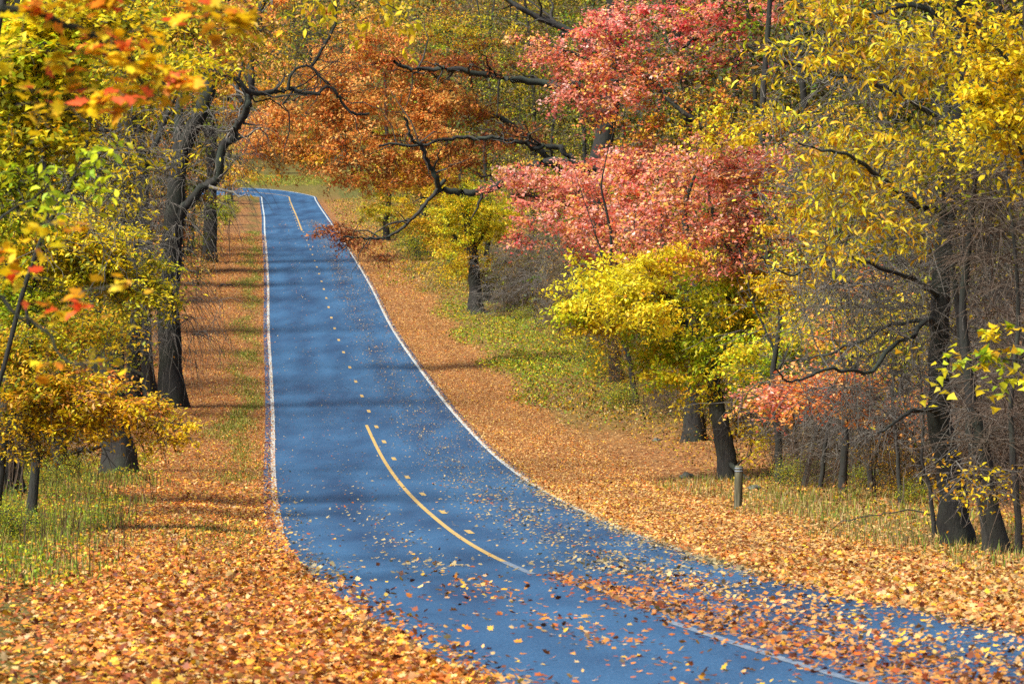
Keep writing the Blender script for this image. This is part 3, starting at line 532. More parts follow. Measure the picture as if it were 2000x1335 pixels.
for (x, y, w0, lab, pl) in [(822, 498, 9, 'trunk under gold leaves beyond the yellow-green tree, right bank', 'gold'), (872, 520, 5, 'thin trunk between the yellow-green tree and the gold-leaved one', 'gold'), (950, 590, 7, 'slim trunk close behind the yellow-green tree', 'olive'),
                            (755, 470, 6, 'small tree at the right of the far road under the hanging oak twig', 'olive')]:
    b = G(x, y); Y = b[1]; s = Y / F
    tree('forest_tree', lab, 'tree', up(b, [(x, y - 60), (x + 4, y - 150), (x - 4, y - 330)]), w0*s, w0*.5*s, masses=[PM(x - 10, y - 60, 55, 30, Y, leaves=1800, pal=(pl, 'gold', 'olive'), size=.16, tips=50), PM(x, y - 150, 70, 60, Y, leaves=2600, pal=(pl, 'yellow'), size=.17, tips=50)])
# pink maple
b = G(1205, 748); Y = b[1]; s = Y / F
tree('maple_tree', 'maple covered in coral-pink leaves reaching from the right towards the road', 'tree', up(b, [(1198, 690), (1190, 640), (1205, 580), (1230, 480), (1290, 380), (1330, 260), (1320, 100), (1300, -50)], Y), 13*s, 7*s,
     limbs=[PL(Y, [(1230, 480), (1180, 430), (1110, 400), (1040, 385), (1000, 380)], 6*s, 2*s), PL(Y, [(1280, 400), (1360, 400), (1440, 350), (1520, 320)], 6*s, 2*s, -5), PL(Y, [(1320, 200), (1250, 150), (1160, 120), (1050, 90)], 6*s, 2*s),
            PL(Y-4, [(1300, 190), (1370, 240), (1410, 280), (1440, 305)], 5*s, 4*s), PL(Y, [(1215, 560), (1290, 500), (1380, 460), (1480, 440)], 5*s, 2*s, -6), PL(Y, [(1320, 100), (1400, 60), (1500, 50), (1560, 30)], 5*s, 2*s)],
     masses=[PM(q[0], q[1], q[2] * 1.22, q[3] * 1.18, Y - dy, leaves=int(nl * .62), pal=pl, size=.135, tips=int(tps * 1.1), shape=L_LOBE, spray=.18, flat=.25, tw=.016, side=3) for q, dy, nl, pl, tps in
       [((1060, 385, 75, 40), 0, 1700, 'pink', 50), ((1150, 350, 100, 45), 0, 2700, 'pink', 70), ((1240, 315, 100, 45), 2, 2700, 'pink', 70), ((1340, 345, 110, 50), 4, 3200, 'pink', 80), ((1130, 440, 110, 35), 2, 2500, 'pink', 60), ((1250, 430, 120, 45), 4, 3200, ('pink', 'pink', 'coral'), 80),
        ((1370, 440, 110, 50), 6, 2700, ('pink', 'coral'), 70), ((1460, 340, 90, 40), 6, 1900, ('pink', 'crimson'), 50), ((1480, 430, 70, 50), 8, 1300, ('pink', 'gold'), 40), ((1010, 472, 28, 14), 0, 240, ('crimson', 'pink'), 14), ((1310, 520, 80, 26), 6, 1000, ('pink', 'coral'), 40), ((1420, 520, 80, 40), 8, 1000, ('coral', 'pink'), 40), ((1560, 260, 50, 40), 6, 500, ('pink', 'coral'), 30), ((1500, 300, 70, 30), 6, 700, ('pink', 'coral'), 30),
        ((1070, 105, 55, 28), 0, 700, ('pink', 'coral'), 30), ((1150, 130, 80, 50), 0, 2100, 'pink', 60), ((1220, 150, 80, 45), 2, 1900, ('pink', 'coral'), 55), ((1130, 185, 60, 22), 0, 700, 'pink', 25), ((1170, 220, 25, 20), 0, 200, 'pink', 12),
        ((1200, 50, 70, 45), 0, 1400, ('crimson', 'pink'), 40), ((1310, 35, 120, 50), 2, 3200, ('crimson', 'crimson', 'pink'), 70), ((1430, 50, 100, 45), 4, 2400, ('crimson', 'pink'), 55), ((1540, 40, 70, 35), 4, 1100, ('pink', 'coral'), 35), ((1330, 130, 90, 30), 2, 900, ('pink', 'coral'), 30), ((1400, 200, 90, 30), 4, 800, ('coral', 'gold'), 30), ((1260, 250, 70, 30), 2, 700, ('coral', 'gold'), 30), ((1180, 500, 80, 22), 2, 900, ('pink', 'coral'), 30), ((1540, 370, 70, 40), 7, 900, ('pink', 'crimson'), 30), ((1560, 470, 80, 40), 8, 800, ('coral', 'gold'), 30), ((1640, 520, 60, 40), 8, 350, ('coral', 'pink'), 24), ((1420, 400, 100, 50), 8, 1700, ('pink', 'pink', 'coral'), 50), ((1510, 340, 70, 40), 8, 900, 'pink', 30), ((1590, 300, 60, 36), 8, 600, ('pink', 'coral'), 24), ((1010, 345, 26, 20), 0, 260, 'pink', 14), ((1480, 370, 90, 40), 10, 1100, ('pink', 'pink', 'crimson'), 34), ((1550, 300, 60, 36), 10, 600, 'pink', 24), ((1400, 320, 90, 34), 10, 1000, ('pink', 'coral'), 34), ((1430, 560, 80, 22), 4, 500, ('coral', 'pink'), 24), ((1290, 470, 110, 24), 0, 900, ('pink', 'coral'), 34), ((1250, 370, 100, 50), 4, 1500, ('pink', 'coral'), 40), ((1340, 500, 100, 30), 6, 900, ('pink', 'coral'), 30), ((1430, 110, 100, 40), 4, 900, ('pink', 'coral', 'crimson'), 30)]],
     twigm=M_TWIGD, bark=M_BARK, limbm=M_LIMB, flare=1.25)
Y = 212; b = gp(1430, Y)
tree('birch_tree', 'yellow and gold tree showing through gaps behind the coral-pink maple', 'tree', [b, P(1425, 560, Y), P(1440, 400, Y), P(1430, 200, Y), P(1440, 0, Y)], .22, .08,
     masses=[PM(*q, Y, leaves=nl, pal=pl, size=.16, tips=tps, shape=L_OVAL, spray=.22) for q, nl, pl, tps in [((1390, 400, 110, 60), 1300, ('lemon', 'yellow', 'gold'), 50), ((1360, 250, 100, 45), 1300, ('yellow', 'gold'), 40), ((1450, 470, 90, 50), 1000, ('yellow', 'lime'), 40), ((1590, 430, 90, 50), 1000, ('yellow', 'olive'), 40), ((1620, 330, 80, 50), 600, ('yellow', 'gold'), 30), ((1480, 240, 80, 40), 700, ('yellow', 'gold'), 30)]])
# yellow tree below/behind the pink one
Y = 128; s = Y / F; b = G(1425, 938)
tree('birch_tree', 'forked dark trunk with bright yellow foliage under the coral-pink maple', 'tree', up(b, [(1418, 870), (1408, 800), (1400, 740), (1430, 640), (1440, 520), (1480, 380), (1500, 200), (1510, -120)]), 19*s, 4*s,
     limbs=[PL(b[1], [(1425, 860), (1400, 790), (1370, 725), (1345, 680), (1328, 640), (1300, 590), (1250, 550)], 7*s, 3*s, 1), PL(b[1], [(1410, 700), (1350, 640), (1260, 600), (1160, 580)], 5*s, 2*s, 2), PL(b[1], [(1440, 520), (1400, 440), (1380, 360)], 5*s, 2*s),
            PL(b[1], [(1424, 900), (1450, 930), (1470, 945)], 5*s, 4*s, -3)],
     masses=[PM(*q, b[1] + dy, leaves=nl, pal=pl, size=.125, tips=tps, shape=L_OVAL, spray=.15, flat=.3, down=.4, tw=.009) for q, dy, nl, pl, tps in
       [((1120, 600, 34, 30), 0, 400, ('yellow', 'lime'), 16), ((1400, 780, 60, 20), 0, 300, ('lime', 'yellow'), 16), ((1150, 590, 60, 34), 0, 600, 'lemon', 30), ((1560, 620, 90, 40), -2, 500, ('lime', 'yellow', 'gold'), 30), ((1450, 700, 60, 50), -3, 500, ('lime', 'yellow'), 30), ((1240, 600, 100, 40), -3, 900, ('lemon', 'yellow'), 40), ((1210, 560, 80, 45), 0, 1300, 'lemon', 50), ((1560, 540, 80, 34), -6, 700, ('yellow', 'gold'), 30), ((1650, 540, 80, 40), -6, 500, ('yellow', 'gold', 'lime'), 30), ((1700, 650, 90, 36), -6, 450, ('yellow', 'coral', 'gold'), 30), ((1560, 420, 70, 30), -6, 400, ('yellow', 'gold'), 24), ((1500, 250, 80, 30), -4, 350, ('yellow', 'gold'), 24), ((1400, 250, 70, 24), -2, 300, ('lemon', 'gold'), 20), ((1600, 640, 70, 40), -6, 420, ('lime', 'yellow'), 24), ((1740, 560, 60, 30), -8, 200, ('yellow', 'gold'), 16), ((1620, 600, 70, 30), -2, 400, ('yellow', 'lime'), 24), ((1400, 580, 90, 34), 0, 900, ('lemon', 'lime'), 36), ((1350, 520, 80, 26), 2, 600, ('yellow', 'coral'), 26), ((1520, 680, 70, 26), -2, 400, ('lime', 'yellow'), 20), ((1160, 540, 50, 20), -2, 300, 'lemon', 16), ((1270, 540, 80, 50), 1, 1200, ('lemon', 'yellow', 'yellow'), 50), ((1170, 620, 55, 26), 0, 500, 'yellow', 22), ((1300, 620, 80, 36), 1, 1100, ('yellow', 'lime'), 40),
        ((1500, 560, 90, 40), 0, 1300, ('yellow', 'gold'), 40), ((1310, 700, 90, 30), 1, 1300, ('lime', 'lime', 'yellow'), 40), ((1400, 690, 80, 40), 0, 1300, ('lime', 'olive'), 40), ((1240, 640, 60, 30), 3, 600, ('lime', 'green'), 25),
        ((1340, 740, 70, 16), 0, 500, ('lime', 'yellow'), 20), ((1460, 850, 30, 12), 0, 60, 'gold', 8), ((1480, 880, 40, 25), -1, 90, 'yellow', 12), ((1440, -150, 260, 90), 0, 1500, 'gold', 50), ((1440, 620, 70, 40), 0, 700, ('yellow', 'olive'), 25)]], bark=M_BARKG, flare=1.2)  # the wide gold mass above the frame is added to shade the ground
for (x, y, w0, lean, lab) in [(1356, 862, 20, -6, 'broad shaded trunk just left of the forked trunk under yellow foliage'), (1243, 792, 6, -50, 'thin leaning sapling by the shaded ground on the right'), (1523, 945, 9, -10, 'slim maple right of the wooden post with coral-pink sprays high up'),
                        (1645, 968, 9, 4, 'slim straight trunk in the middle of the right thicket'), (1600, 960, 5, 30, 'thin crooked stem leaning right in the right thicket'), (1570, 952, 6, 60, 'thin dark stem leaning strongly right behind the post'),
                        (1700, 960, 6, -30, 'pale thin stem leaning left in the right thicket'), (1760, 985, 5, -14, 'thin pale sapling left of the big dark right trunk')]:
    b = G(x, y); Y = b[1]; s = Y / F
    tree('sapling' if w0 < 15 else 'forest_tree', lab, 'tree', up(b, [(x + lean*.3, y - 90), (x + lean, y - 200), (x + lean*1.3 + 14, y - 330), (x + lean*1.2 - 12, y - 440), (x + lean*1.2 + 16, y - 540)]), w0*s, w0*.12*s, limbs=[PL(Y, [(x + lean, y - 200), (x + lean + 34, y - 290), (x + lean + 50, y - 400)], w0*.35*s, w0*.1*s), PL(Y, [(x + lean*1.1, y - 260), (x + lean - 40, y - 350), (x + lean - 70, y - 460)], w0*.3*s, w0*.1*s)],
         masses=([PM(x + lean, y - 330, 80, 60, Y, leaves=500, pal=('olive', 'gold', 'yellow'), size=.1, tips=40, shape=L_OVAL), PM(x + lean, y - 600, 120, 120, Y, leaves=800, pal=('olive', 'gold'), size=.11, tips=50)] if x > 1540 else
                 [PM(*q, Y + 4, leaves=nl, pal=('pink', 'pink', 'coral'), size=.1, tips=40, shape=L_LOBE, spray=.13, flat=.3, tw=.011, side=3) for q, nl in [((1440, 350, 80, 30), 800), ((1510, 320, 60, 28), 650), ((1360, 330, 80, 26), 700), ((1470, 420, 80, 26), 650), ((1400, 460, 90, 24), 600), ((1560, 390, 60, 30), 420), ((1310, 400, 70, 24), 500), ((1540, 470, 60, 24), 260), ((1440, 520, 70, 20), 280), ((1590, 300, 40, 24), 260), ((1250, 450, 60, 20), 350)]] if x == 1523 else
                 [PM(x + lean, y - 200, 50, 30, Y, leaves=150, pal=('olive', 'gold'), size=.1, tips=20)]), bare=[PM(x + lean*.6, y - 170, 90, 80, Y, tips=40, side=3, tw=.009, slen=1.1)],
         twigm=M_TWIG if x > 1550 else M_TWIGD, bark=M_BARKG if x > 1650 else M_BARK)
# big near trunks at the right
b = G(1872, 1066); Y = b[1]; s = Y / F
tree('hickory_tree', 'thick dark trunk at the right, knotty with a broken limb stub', 'tree', up(b, [(1860, 960), (1846, 860), (1838, 760), (1836, 620), (1850, 420), (1870, 200), (1885, -100), (1900, -500)]), 29*s, 9*s,
     limbs=[PL(Y, [(1838, 800), (1822, 798), (1800, 800), (1770, 806), (1740, 830), (1715, 846)], 7*s, 2*s, -1), PL(Y, [(1840, 645), (1800, 637), (1765, 665), (1700, 728), (1640, 746), (1590, 750), (1540, 738), (1515, 708)], 6*s, 1.5*s, -4),
            PL(Y, [(1846, 650), (1780, 642), (1710, 655), (1650, 685), (1600, 700), (1520, 703)], 5*s, 1.5*s, 3), PL(Y-2, [(1850, 420), (1760, 380), (1690, 330), (1640, 300), (1560, 280)], 7*s, 2*s, -2),
            PL(Y, [(1870, 250), (1780, 200), (1680, 150), (1560, 120), (1460, 90)], 7*s, 2*s, -2), PL(Y, [(1885, 60), (1800, 20), (1700, 30), (1600, 20), (1530, -10)], 7*s, 2*s), PL(Y, [(1838, 520), (1900, 480), (1980, 440), (2060, 360)], 6*s, 3*s), PL(Y, [(1836, 580), (1740, 520), (1640, 500), (1540, 540), (1480, 500)], 5*s, 1.4*s, -3)],
     masses=[PM(*q, Y - 3, leaves=int(nl * 2.0), pal=('yellow', 'lemon', 'gold'), size=.15, tips=tps, shape=L_LONG, spray=.1, flat=.0, down=.7, tw=.006, side=2) for q, nl, tps in
       [((1640, 110, 90, 70), 200, 36), ((1730, 130, 110, 90), 320, 50), ((1620, 300, 90, 70), 150, 30), ((1700, 330, 110, 90), 300, 45), ((1500, 90, 60, 40), 36, 12), ((1820, 120, 90, 90), 260, 40), ((1650, 440, 110, 60), 130, 26), ((1600, 520, 100, 50), 60, 18), ((1760, 480, 70, 60), 90, 20), ((1640, 20, 100, 40), 200, 30)]] + [PM(1720, -260, 330, 130, Y, leaves=1700, pal=('yellow', 'olive'), size=.22, tips=70)],  # wide top mass added out of view to darken the woods floor
     bare=[PM(1700, 560, 200, 120, Y, tips=200, side=3, slen=1.5, tw=.010, bend=.25), PM(1650, 330, 200, 140, Y, tips=120, side=3, slen=1.3, tw=.009, bend=.25), PM(1700, 760, 160, 70, Y, tips=100, side=3, slen=1.5, tw=.009, bend=.25), PM(1930, 480, 110, 250, Y, tips=190, side=3, slen=1.5, tw=.0095, bend=.25), PM(1700, 120, 220, 120, Y, tips=110, side=3, slen=1.2, tw=.009, bend=.25)], twigm=M_TWIG, sides=14, flare=1.25)
for (x, y, w0, pts, lab, bk) in [(1958, 1082, 17, [(1938, 960), (1915, 860), (1895, 760), (1878, 600), (1895, 400), (1905, 240)], 'leaning brown trunk right of the thick knotty trunk', M_BARK), (1932, 1078, 11, [(1912, 960), (1896, 870), (1888, 780), (1862, 560), (1845, 400), (1850, 260)], 'pale mottled slim trunk close to the thick knotty trunk', M_BARKG),
                         (1990, 1085, 8, [(1978, 950), (1965, 800), (1975, 600), (1960, 300), (1980, 50)], 'thin grey trunk at the far right edge', M_BARKG), (1828, 1052, 5, [(1815, 960), (1800, 900), (1806, 800), (1780, 600)], 'thin pale sapling in front of the thick knotty trunk', M_BARKG)]:
    b = G(x, y); Y = b[1]; s = Y / F
    tree('forest_tree' if w0 > 7 else 'sapling', lab, 'tree', up(b, pts), w0*s, w0*.2*s, bark=bk, twigm=M_TWIGB if x > 1950 else M_TWIG,
         masses=[PM(pts[-1][0], pts[-1][1] + 60, 110, 100, Y, leaves=350, pal=('yellow', 'olive'), size=.11, tips=50, shape=L_OVAL)] + ([PM(1905, 960, 50, 45, Y - 2, leaves=130, pal=('gold', 'yellow'), size=.09, tips=20, shape=L_OVAL)] if x == 1932 else []),
         bare=[PM(x - 20, 800, 60, 180, Y, tips=70, side=3, tw=.009, slen=1.3, bend=.3), PM(x - 40, 450, 90, 160, Y, tips=90, side=3, tw=.009, slen=1.3, bend=.3)])
Y = 66
under('cherry_tree', 'small tree with dense bright yellow leaves along the right edge above bare brush', gp(2080, Y), [P(2060, 700, Y), P(2040, 400, Y), P(2010, 150, Y), P(2000, -50, Y)],
      [PM(*q, Y, leaves=nl, pal='yellow', size=.11, tips=tps, shape=L_OVAL, spray=.12, flat=.3, tw=.006) for q, nl, tps in [((1960, 130, 60, 40), 500, 30), ((1965, 230, 60, 35), 500, 30), ((1940, 190, 70, 30), 350, 25), ((1975, 50, 50, 30), 160, 15), ((1880, 30, 70, 25), 120, 15), ((1985, 320, 25, 20), 60, 8)]],
      limbs=[PL(Y, [(2050, 500), (1990, 300), (1930, 220), (1880, 190)], .03, .01), PL(Y, [(2010, 160), (1940, 90), (1880, 40)], .03, .01)], r=.08)
Y = 54
under('maple_tree', 'near spray of large lime-yellow leaves at the right edge', gp(2140, Y), [P(2120, 1000, Y), P(2080, 850, Y), P(2060, 700, Y), P(2060, 500, Y)],
      [PM(*q, Y, leaves=nl, pal=('lime', 'yellow'), size=.12, tips=tps, shape=L_LOBE, spray=.07, flat=.3, tw=.005, side=1) for q, nl, tps in [((1950, 690, 55, 26), 46, 14), ((1925, 720, 35, 22), 26, 8), ((1985, 740, 30, 24), 22, 8), ((1870, 695, 25, 14), 8, 4), ((1880, 720, 14, 10), 6, 3)]],
      limbs=[PL(Y, [(2070, 780), (2010, 720), (1950, 700), (1880, 700)], .018, .005)], r=.05)
Y = 100
under('maple_tree', 'low maple branches with orange and coral leaves in front of the right thicket', gp(1800, Y), [P(1795, 900, Y), P(1780, 820, Y), P(1760, 760, Y), P(1740, 680, Y)],
      [PM(*q, Y, leaves=nl, pal=pl, size=.085, tips=tps, shape=L_LOBE, spray=.14, flat=.4, tw=.007) for q, nl, pl, tps in [((1500, 790, 50, 22), 480, ('coral', 'pink'), 26), ((1570, 775, 70, 22), 700, 'coral', 34), ((1660, 760, 80, 28), 800, ('coral', 'orange'), 40), ((1760, 790, 80, 28), 700, ('coral', 'orange'), 36), ((1680, 810, 80, 16), 380, 'orange', 20), ((1830, 730, 40, 30), 160, 'coral', 14), ((1630, 660, 60, 30), 160, 'coral', 14), ((1690, 560, 60, 40), 160, 'coral', 14)]],
      limbs=[PL(Y, [(1770, 800), (1700, 770), (1600, 765), (1500, 785)], .03, .01), PL(Y, [(1780, 830), (1740, 815), (1660, 805)], .025, .01)], r=.07)
Y = 118
under('spicebush', 'soft green and lime shrub between the yellow foliage and coral branches', gp(1560, Y), [P(1556, 860, Y), P(1545, 790, Y), P(1540, 720, Y)],
      [PM(*q, Y, leaves=nl, pal=pl, size=.085, tips=tps, shape=L_OVAL, spray=.16, flat=.5, tw=.007) for q, nl, pl, tps in [((1530, 725, 90, 24), 1500, ('green', 'lime'), 50), ((1590, 705, 60, 18), 500, ('lime', 'olive'), 24), ((1480, 750, 50, 16), 400, ('green', 'lime'), 20), ((1620, 650, 60, 30), 300, ('lime', 'yellow'), 20)]], r=.05, cat='shrub')
Y = 60
under('cherry_tree', 'slender twig with hanging yellow leaves at the top centre', np.array([-7.5, Y - 2, float(T(-7.5, Y - 2))]), [P(-80, 500, Y), P(0, 0, Y), P(150, -250, Y)],
      [PM(*q, Y, leaves=nl, pal='yellow', size=.13, tips=tps, shape=L_OVAL, spray=.06, flat=0, down=1.0, tw=.004, side=1) for q, nl, tps in [((620, 15, 40, 22), 24, 8), ((750, 25, 60, 26), 34, 10), ((790, 60, 25, 18), 8, 4), ((835, 90, 6, 6), 2, 2), ((700, 5, 60, 10), 14, 5)]],
      limbs=[([P(150, -250, Y), P(400, -200, Y), P(600, -60, Y), P(720, -20, Y), P(790, 10, Y), P(820, 60, Y)], .02, .005)], r=.06)

# ================================================================== WOODS BEHIND (each tree its own object, meshes shared between copies)
def proto(kind, h, crown_lo, cr, pal, nl, size, bark, seed_dx=0, bare_n=0, r=.16):
    base = np.zeros(3)
    t = [(0, 0, 0), (rng.normal(0, .15), rng.normal(0, .15), h*.3), (rng.normal(0, .3), rng.normal(0, .3), h*.65), (rng.normal(0, .4), rng.normal(0, .4), h)]
    ms = []; nm = 6
    for i in range(nm):
        z = crown_lo + (h - crown_lo) * (i + .5) / nm; a = rng.uniform(0, 6.3); q = cr * .5 * (1 - .3 * i / nm)
        ms.append(dict(c=(cos(a)*q, sin(a)*q, z), r=(cr*.75, cr*.75, (h - crown_lo) / nm * .9), leaves=nl // nm, tips=26, pal=pal, size=size, tw=.016, spray=.35, flatspray=.6, side=2, slen=1.4) if False else dict(c=(cos(a)*q, sin(a)*q, z), r=(cr*.75, cr*.75, (h - crown_lo) / nm * .9), leaves=nl // nm, tips=26, pal=pal, size=size, tw=.016, spray=.35, side=2, slen=1.4))
    return ms, t
PROTO = []
def make_proto(kind, label, h, lo, cr, pal, nl, size, r, bark=M_BARK, twigm=M_TWIGD, tips=26, bare=0):
    ms, t = proto(kind, h, lo, cr, pal, nl, size, bark)
    for m in ms: m['tips'] = tips
    bb = [dict(c=(0, 0, h*.35), r=(cr*.8, cr*.8, h*.3), tips=bare, tw=.014, side=4, slen=1.6)] if bare else ()
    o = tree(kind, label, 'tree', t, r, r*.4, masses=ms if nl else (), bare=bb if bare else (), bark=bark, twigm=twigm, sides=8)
    o.location = (0, 0, 0); return o
protos = {
 'gold_tall': make_proto('forest_tree', 'tall', 17, 2.5, 3.8, ('yellow', 'gold', 'olive', 'dim_shade', 'dim_shade'), 9000, .22, .2),
 'olive_tall': make_proto('forest_tree', 'tall', 16, 2, 4, ('dim_shade', 'olive', 'dim_shade', 'green', 'dim_shade'), 9000, .22, .18),
 'orange_tall': make_proto('forest_tree', 'tall', 18, 3, 3.8, ('orange', 'gold', 'rust', 'dim_shade'), 9000, .22, .2),
 'brown_tall': make_proto('forest_tree', 'tall', 18, 2.5, 3.6, ('brown', 'dim_shade', 'dim_shade', 'olive'), 7000, .2, .17, twigm=M_TWIG, tips=40),
 'bare_tall': make_proto('forest_tree', 'tall', 17, 3, 3.4, ('brown', 'dim_shade'), 1600, .15, .13, bark=M_BARKG, twigm=M_TWIG, tips=45, bare=80),
 'gold_low': make_proto('understory_tree', 'low', 7, .6, 2.6, ('yellow', 'olive', 'gold', 'dim_shade'), 9000, .11, .06),
 'olive_low': make_proto('understory_tree', 'low', 6.5, .4, 2.6, ('olive', 'lime', 'green', 'dim_shade', 'dim_shade'), 9000, .11, .06),
 'rust_low': make_proto('understory_tree', 'low', 6, .5, 2.4, ('brown', 'dim_shade', 'gold'), 6000, .11, .06, twigm=M_TWIGB, tips=40),
 'bare_low': make_proto('bare_shrub', 'low', 5, .4, 2.2, ('brown', 'dim_shade'), 500, .1, .03, bark=M_BARKG, twigm=M_TWIG, tips=45, bare=120),
 'green_low': make_proto('roadside_shrub', 'low', 1.5, .15, 1.2, ('green', 'lime', 'olive', 'lime', 'gold'), 4200, .075, .025, tips=22),
 'brown_bare_low': make_proto('bare_shrub', 'low', 4.5, .3, 2.2, ('brown', 'dim_shade'), 900, .1, .03, bark=M_BARKG, twigm=M_TWIGB, tips=45, bare=120),
}
LOOK = dict(gold_tall='tall golden-leaved tree', olive_tall='tall olive-green and yellow tree', orange_tall='tall orange-leaved tree', brown_tall='tall thinly leaved brownish tree', bare_tall='tall nearly bare grey tree',
            gold_low='low yellow-leaved tree', olive_low='low olive and lime tree', rust_low='low rusty-brown leaved tree', green_low='leafy green and lime shrub', bare_low='bare grey shrub', brown_bare_low='bare brown shrub')
used = set(); cnt = 0
def place(kind, X, Y, sc_=1.0):
    global cnt
    src = protos[kind]
    if kind in used:
        o = src.copy(); COL.objects.link(o)
        for ch in src.children:
            c = ch.copy(); COL.objects.link(c); c.parent = o
    else: o = src; used.add(kind)
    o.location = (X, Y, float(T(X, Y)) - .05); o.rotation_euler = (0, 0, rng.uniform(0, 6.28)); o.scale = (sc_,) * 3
    u = X - float(RX(Y)); side = 'left' if u < 0 else 'right'
    zone = 'near' if Y < 150 else ('middle' if Y < 300 else 'far')
    if Y > 600: where = 'in the wood beyond the far bend of the road'; grp = LOOK[kind] + 's beyond the far bend'
    else: where = {'near': 'in the close woods on the %s side' % side, 'middle': 'in the woods beside the dip of the road, %s side' % side, 'far': 'in the woods along the far rise, %s side' % side}[zone]; grp = LOOK[kind] + 's ' + where
    o['label'] = LOOK[kind] + ' ' + where; o['group'] = grp; o['category'] = 'shrub' if ('bare_' in kind and 'low' in kind) or kind == 'green_low' else 'tree'; cnt += 1
def scatter(n, y0, y1, u0, u1, kinds, smin=.8, smax=1.2, bias=1.0, mind=2.2):
    pts = []
    tries = 0
    while len(pts) < n and tries < 4000:
        tries += 1
        Y = y0 + (y1 - y0) * rng.uniform()**bias; u = rng.uniform(u0, u1); X = float(RX(Y)) + u
        lim = .1076 * Y + 4
        if abs(X) > lim: continue
        if any((a - X)**2 + ((b_ - Y) / 2)**2 < mind**2 for a, b_ in pts): continue
        pts.append((X, Y)); place(kinds[rng.integers(len(kinds))], X, Y, rng.uniform(smin, smax))
# left
scatter(9, 112, 150, -18, -9.3, ['gold_low', 'olive_low', 'rust_low', 'bare_low'], .6, .95)
scatter(30, 150, 260, -28, -10.4, ['gold_low', 'olive_low', 'rust_low', 'gold_tall', 'bare_low', 'brown_tall', 'gold_low'], .7, 1.1)
scatter(9, 150, 340, -12.5, -9.5, ['gold_tall', 'orange_tall', 'olive_tall'], .8, 1.0, mind=9)
for px_, py_, k_, s_ in [(985, 622, 'bare_low', .8), (1030, 618, 'brown_bare_low', .8), (1075, 622, 'bare_low', .9), (1120, 640, 'bare_low', .8), (1005, 600, 'rust_low', .6), (1060, 598, 'brown_bare_low', .9), (1150, 660, 'brown_bare_low', .8), (960, 585, 'bare_low', .7), (1260, 800, 'rust_low', .3), (1300, 815, 'brown_bare_low', .4), (1340, 830, 'rust_low', .3)]:
    q_ = G(px_, py_); place(k_, q_[0], q_[1], s_)
scatter(22, 170, 300, 9.8, 15, ['rust_low', 'brown_bare_low', 'bare_low', 'rust_low'], .35, .65, mind=1.2)
scatter(8, 165, 262, 7.6, 12, ['green_low'], .4, .75, mind=1.0)
scatter(10, 262, 420, 7.5, 12, ['green_low'], .8, 1.4, mind=1.0)
scatter(5, 80, 122, -9.5, -7.2, ['green_low'], .35, .6, mind=.8)
scatter(4, 96, 116, 8.8, 11, ['green_low'], .3, .5, mind=.6)
scatter(34, 260, 430, -36, -10.5, ['gold_low', 'gold_tall', 'orange_tall', 'brown_tall', 'olive_low', 'rust_low'])
scatter(20, 430, 570, -46, -11.5, ['gold_low', 'gold_tall', 'orange_tall', 'brown_tall', 'olive_low'])
# right
scatter(26, 92, 230, 13, 34, ['olive_tall', 'brown_tall', 'gold_tall', 'bare_tall', 'brown_tall'], .7, 1.0, mind=2)
scatter(30, 90, 150, 10.5, 20, ['bare_low', 'brown_bare_low', 'rust_low', 'bare_low', 'brown_bare_low'], .75, 1.1, mind=1.6)
scatter(32, 140, 225, 14.5, 34, ['bare_low', 'brown_bare_low', 'rust_low', 'olive_low', 'gold_low', 'brown_tall', 'bare_tall'])
scatter(34, 100, 260, 13.5, 36, ['brown_tall', 'olive_tall', 'brown_tall', 'olive_low'], .7, 1.1, mind=1.5)
scatter(26, 100, 165, 9.3, 13.5, ['rust_low', 'brown_bare_low', 'rust_low', 'gold_low'], .28, .5, mind=.9)
scatter(14, 205, 300, 11.5, 22, ['bare_low', 'brown_bare_low', 'rust_low', 'bare_low'], .8, 1.2)
scatter(44, 225, 340, 13, 46, ['bare_low', 'brown_bare_low', 'olive_low', 'gold_low', 'bare_tall', 'brown_tall', 'olive_tall', 'brown_tall'])
scatter(44, 340, 480, 11, 60, ['olive_low', 'olive_tall', 'gold_tall', 'brown_tall', 'bare_tall', 'gold_low'])
scatter(30, 480, 590, 10, 60, ['olive_low', 'olive_tall', 'gold_tall', 'orange_tall', 'gold_low'])
# beyond the bend
scatter(60, 612, 680, -70, 70, ['bare_low', 'bare_low', 'gold_low', 'bare_tall', 'brown_bare_low', 'brown_tall', 'rust_low'], mind=2.2)
scatter(44, 680, 760, -80, 80, ['bare_tall', 'brown_tall', 'gold_tall', 'orange_tall', 'olive_tall'], 1, 1.3, mind=4)
b = G(440, 398); Y = b[1]
tree('understory_tree', 'yellow tree leaning over the inside of the far bend', 'tree', up(b, [(440, 360), (436, 320), (430, 260)]), .09, .04, masses=[PM(445, 350, 42, 26, Y, leaves=1500, pal=('yellow', 'gold'), size=.17, tips=60), PM(430, 300, 50, 40, Y, leaves=1500, pal=('yellow', 'olive'), size=.17, tips=60), PM(495, 345, 30, 14, Y, leaves=300, pal=('yellow', 'gold'), size=.17, tips=20)])
b = G(440, 440); Y = b[1]
tree('roadside_shrub', 'rounded green and yellow shrub at the wood edge by the far bend', 'shrub', up(b, [(440, 425), (438, 405), (440, 390)]), .06, .02, masses=[PM(440, 412, 32, 24, Y, leaves=2200, pal=('olive', 'green', 'lime'), size=.12, tips=60)])
print('woods trees', cnt)
